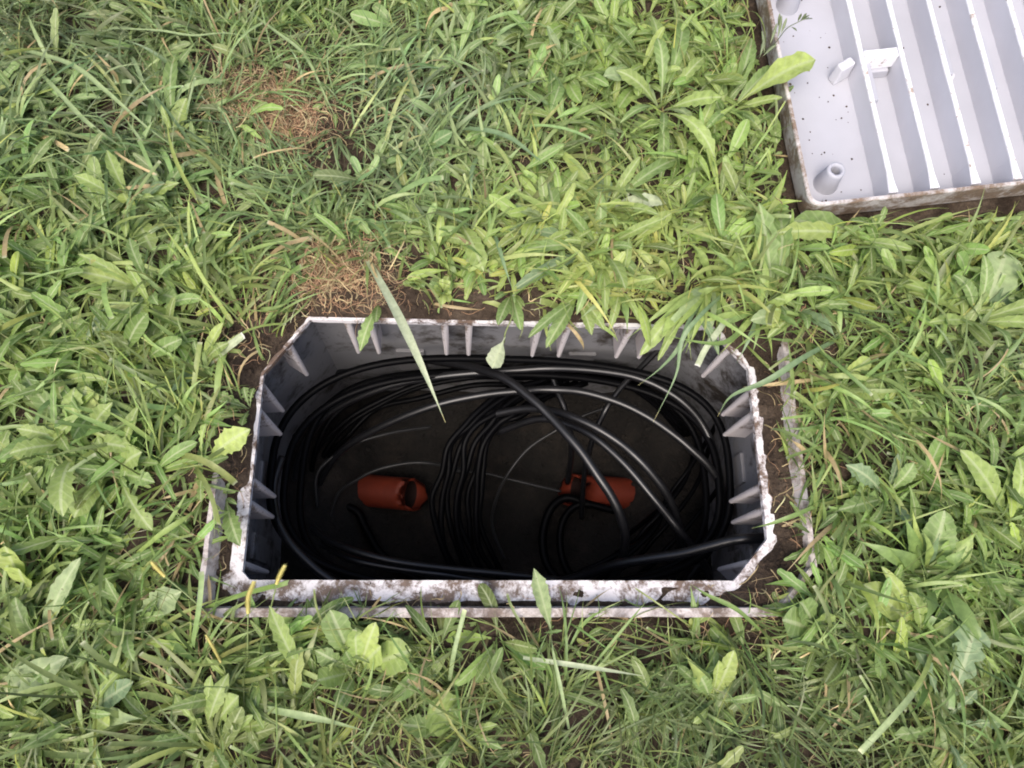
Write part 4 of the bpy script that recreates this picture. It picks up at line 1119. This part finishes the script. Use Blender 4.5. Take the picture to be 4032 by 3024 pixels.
plant('small bright creeping weed with tiny leaves on the soil of the far rim', (1745, 1150), [], 16, 'spat', 'Y', .020, .45, el=(.3, 1.1))
plant('small bright sprouting weed with tiny leaves beside the creeping one at the far rim', (1640, 1125), [], 11, 'spat', 'y', .017, .45, el=(.3, 1.1))
plant('tiny jagged sprout growing against the left rim of the box', (985, 1610), [], 9, 'dandelion', 'Y', .026, .4, el=(.2, .8))
# weed whose stem hangs over the far rim with a blunt leaf at its end
t = plant('small weed dangling over the middle of the far rim, blunt pale leaf at its tip', (2010, 1150), [(1960, 1280, .05, .018, 'lance', 'g', .1), (2050, 1300, .05, .018, 'lance', 'g', .1)], 2, 'lance', 'g', .04, spread=(3.6, 5.6))
b = np.array(t.location)
P = catmull([b, at(2020, 1230, .06), at(1990, 1310, .05), at(1985, 1350, .03)], 6) - b
V, F = tube(P, .0011, 6); obj('stem', mesh('stem', V, F, M_grass, True, np.tile([.25, .30, .12, 1], (len(V), 1))), t)
leaf_obj('leaf', at(1990, 1325, .045), at(1938, 1450, .02), .026, 'spat', 'w', t, arch=.06, roll=.3)

# long single blades
def blade(label, pts, wd, colr, cut=False, name='grass_blade', group=None):
    P = catmull([at(*p) if len(p) == 3 else G(*p) for p in pts], 7)
    n = len(P); T = np.gradient(P, axis=0); T /= np.linalg.norm(T, axis=1)[:, None]
    V = []; F = []; Cc = []
    for i in range(n):
        t = i / (n - 1)
        w_ = wd * .5 * (min(1, .65 + .9 * t) * (1 - float(sstep(.42, 1.0, t)) * .95) if not cut else min(1, .7 + t))
        s = np.cross([0, 0, 1.0], T[i]); s /= np.linalg.norm(s) + 1e-9; nn = np.cross(T[i], s)
        V += [P[i] - s * w_ + nn * w_ * .35, P[i], P[i] + s * w_ + nn * w_ * .35]
        c = np.array(PAL[colr]) * (2.0 if (cut and i == n - 1) else 1)
        if i > n * .93 and not cut: c = np.array([.5, .46, .22])
        for q in range(3): Cc.append((*np.minimum(c * (1.12 if q == 1 else 1), .7), 1))
    for i in range(n - 1):
        for q in range(2): F.append((i * 3 + q, i * 3 + q + 1, i * 3 + q + 4, i * 3 + q + 3))
    o = obj(name, mesh(name, [v - P[0] for v in V], F, M_grass, True, Cc))
    o.location = P[0]
    tag(o, label, 'grass blade', group)
blade('long stiff pale blade reaching out over the black cables from the far rim', [(1440, 1010, .035), (1530, 1170, .075), (1610, 1330, .09), (1690, 1510, .075), (1754, 1664, .04)], .0125, 'w')
blade('longest blade hanging in a double curve over the far right corner', [(2880, 1130, .03), (2760, 1240, .07), (2685, 1340, .06), (2660, 1480, .03), (2572, 1662, -.02)], .0068, 'b')
blade('thin blade hanging over the far right corner, pointing lower left', [(2790, 1150, .03), (2715, 1260, .06), (2670, 1370, .05), (2600, 1450, .02), (2512, 1518, -.01)], .0062, 'b')
blade('straight cut blade hanging over the far rim near the right end', [(2900, 1160, .03), (2850, 1270, .05), (2780, 1370, .04), (2745, 1440, .02)], .0085, 'w', True)
blade('narrow upright blade hanging beside the straight cut one at the far rim', [(2740, 1150, .03), (2710, 1280, .05), (2722, 1420, .02)], .0045, 'y')
blade('blade leaning left over the far right corner of the box', [(2960, 1230, .03), (2850, 1350, .05), (2600, 1320, .055)], .0075, 'g')
blade('longest arching blade at the upper left, starting at the left edge', [(-60, 170, .03), (120, 205, .07), (290, 260, .09), (430, 370, .09), (590, 510, .07), (790, 650, .03)], .0075, 'p')
blade('arching blade below the longest one at the upper left', [(90, 240, .03), (190, 320, .07), (330, 470, .08), (450, 560, .06), (560, 625, .03)], .0065, 'p')
blade('thin level blade near the top left edge', [(430, 112, .07), (620, 120, .09), (760, 140, .09), (930, 135, .08), (1180, 215, .04)], .0040, 'p')
blade('long thin blade running down to the right near the top left', [(930, 10, .04), (1080, 120, .08), (1200, 220, .07), (1290, 400, .06), (1340, 500, .03)], .0050, 'p')
blade('pale bluish blade arching to the right in the middle of the upper lawn', [(1760, 515, .03), (1880, 510, .08), (2000, 540, .09), (2110, 620, .07), (2240, 720, .03)], .0085, 'b')
blade('narrow blade arching to the right above the pale bluish one', [(1800, 500, .03), (1900, 430, .08), (2020, 390, .09), (2170, 400, .06)], .0048, 'b')
blade('bent bluish blade hanging down left of the broad hanging leaf', [(1930, 560, .03), (1870, 640, .06), (1855, 720, .07), (1870, 850, .03)], .0062, 'b')
blade('blade ending in a yellow tip above the middle of the far rim', [(1930, 880, .03), (1960, 960, .07), (1990, 1060, .07), (2020, 1145, .05)], .0058, 'b')
blade('long diagonal cut blade near the bottom edge, right of the middle', [(3680, 2620, .03), (3560, 2770, .07), (3480, 2860, .07), (3385, 2960, .06)], .0075, 'p', True)
blade('long thin blade rising in front of the near rim, right of the middle', [(2320, 2640, .03), (2450, 2480, .06), (2560, 2350, .07)], .0040, 'g')
blade('tall thin blade with bent foot in front of the middle of the near rim', [(2240, 2870, .03), (2210, 2720, .06), (2180, 2580, .07), (2170, 2500, .06)], .0046, 'p')
blade('long level blade leaving the middle of the near rim to the right', [(2060, 2590, .04), (2200, 2610, .06), (2400, 2640, .06), (2580, 2670, .03)], .0062, 'w')
blade('broad pale blade lying level at the bottom edge, left of the middle', [(1000, 2780, .03), (1150, 2810, .06), (1300, 2840, .06), (1480, 2890, .03)], .0085, 'p')
blade('blade crossing the near right corner of the flange', [(3280, 1960, .03), (3150, 2020, .05), (3040, 2060, .04), (2960, 2080, .02)], .0060, 'g')
blade('long blade crossing the bare soil right of the box, pointing at the opening', [(3290, 1340, .04), (3160, 1410, .07), (3020, 1500, .06), (2880, 1560, .03), (2825, 1640, -.01)], .0085, 'b')
blade('dry straw coloured blade tip poking over the right rim', [(3250, 1490, .03), (3080, 1510, .05), (2925, 1524, .04)], .0065, 's')
blade('short dry orange blade lying on the right rim', [(3210, 1820, .03), (3150, 1760, .045), (3112, 1730, .04)], .0070, 's')
blade('curved pale blade left of the lower left corner of the box', [(540, 2180, .03), (640, 2100, .06), (730, 2040, .06), (790, 1990, .04)], .0075, 'y')
blade('upright cut blade in front of the near rim, left of the middle', [(1770, 2680, .03), (1790, 2560, .06), (1830, 2400, .08)], .0055, 'p', True)
blade('blade at the near right, crossing the flange corner from below', [(2990, 2480, .03), (2900, 2400, .06), (2780, 2340, .06), (2720, 2300, .05)], .0060, 'g')

# yellow foxtail seed heads on thin stalks
def foxtail(label, stem, head, r0):
    P = catmull([at(*p) if len(p) == 3 else G(*p) for p in stem], 6); b = P[0]
    t = thing('foxtail', label, 'seed head', tuple(b))
    V, F = tube(P - b, .0009, 6); obj('stalk', mesh('stalk', V, F, M_grass, True, np.tile([.26, .33, .13, 1], (len(V), 1))), t)
    H = catmull([at(*p) for p in head], 8) - b
    V = []; F = []; m = len(H); T = np.gradient(H, axis=0); T /= np.linalg.norm(T, axis=1)[:, None]
    a = np.cross(T[0], [0, 0, 1.0]); a /= np.linalg.norm(a); c = np.cross(a, T[0])
    Lh = np.linalg.norm(H[-1] - H[0]); N = int(Lh / .0011) * 7
    rr = random.Random(int(stem[0][0]))
    for k in range(N):
        q = k / N * (m - 1); i = int(q); p = H[i] + (H[min(i + 1, m - 1)] - H[i]) * (q - i)
        th = k * 2.4; d = a * math.cos(th) + c * math.sin(th)
        e = r0 * (1 - .35 * abs(2 * k / N - 1) ** 3)
        up = T[i]; s = np.cross(d, up); n = len(V)
        V += [p, p + d * e * .6 + s * .0007, p + d * e + up * .0018, p + d * e * .6 - s * .0007]
        F += [(n, n + 1, n + 2, n + 3)]
        if k % 2 == 0:
            V += [p + d * e * .8, p + d * e * .8 + s * .00018, p + d * (e + .0014) + up * .004]; F += [(n + 4, n + 5, n + 6)]
    V2, F2 = tube(H, r0 * .55, 6); n = len(V); V += list(V2); F += [tuple(i + n for i in f) for f in F2]
    obj('seed_spike', mesh('seed_spike', V, F, M_dry, False, np.tile([.62, .56, .20, 1], (len(V), 1))), t)
foxtail('yellow foxtail seed head standing at the near left corner of the box', [(975, 2640), (975, 2520, .06), (977, 2415, .085)], [(977, 2415, .085), (978, 2350, .092), (1000, 2290, .09)], .0042)
foxtail('yellow foxtail seed head tip rising over the left end of the near rim', [(1020, 2600), (1060, 2420, .06), (1090, 2300, .085)], [(1088, 2300, .085), (1103, 2262, .09), (1122, 2226, .09)], .0038)
foxtail('foxtail seed head on a long slanting stalk left of the box corner', [(900, 2520), (800, 2400, .06), (650, 2270, .08)], [(650, 2270, .08), (620, 2240, .084), (597, 2212, .084)], .0034)
foxtail('thin drooping yellow-green foxtail below the near left corner of the box', [(895, 2720), (885, 2640, .05), (870, 2610, .07)], [(870, 2610, .07), (840, 2550, .075), (812, 2500, .07)], .0022)

# feathery sprig reaching over the left edge of the lid
t = thing('sprig', 'thin sprig with small narrow leaves reaching over the left edge of the lid', 'sprig', tuple(G(2960, 240)))
b = np.array(t.location)
P = catmull([b, at(3050, 170, .10), at(3095, 115, .13), at(3140, 88, .14), at(3185, 68, .145)], 6)
V, F = tube(P - b, .0007, 6); obj('stem', mesh('stem', V, F, M_grass, True, np.tile([.16, .20, .12, 1], (len(V), 1))), t)
for (x0, y0, x1, y1) in ((3140, 88, 3155, 52), (3150, 84, 3178, 52), (3160, 80, 3200, 74), (3060, 160, 3078, 60), (3072, 140, 3098, 70), (3075, 120, 3103, 103), (3110, 105, 3136, 122), (3030, 180, 3060, 90), (3150, 84, 3188, 60), (3062, 110, 3070, 52), (2990, 230, 3010, 150), (3010, 215, 3000, 120), (3000, 225, 3060, 172)):
    leaf_obj('leaf', at(x0, y0, .125), at(x1, y1, .14), .0045, 'lance', (.14, .18, .10), t, arch=.05)

if __import__('os').environ.get('TRIS'):
    print('TRIS', sum(sum(len(p.vertices) - 2 for p in o.data.polygons) for o in scene.objects if o.type == 'MESH'))
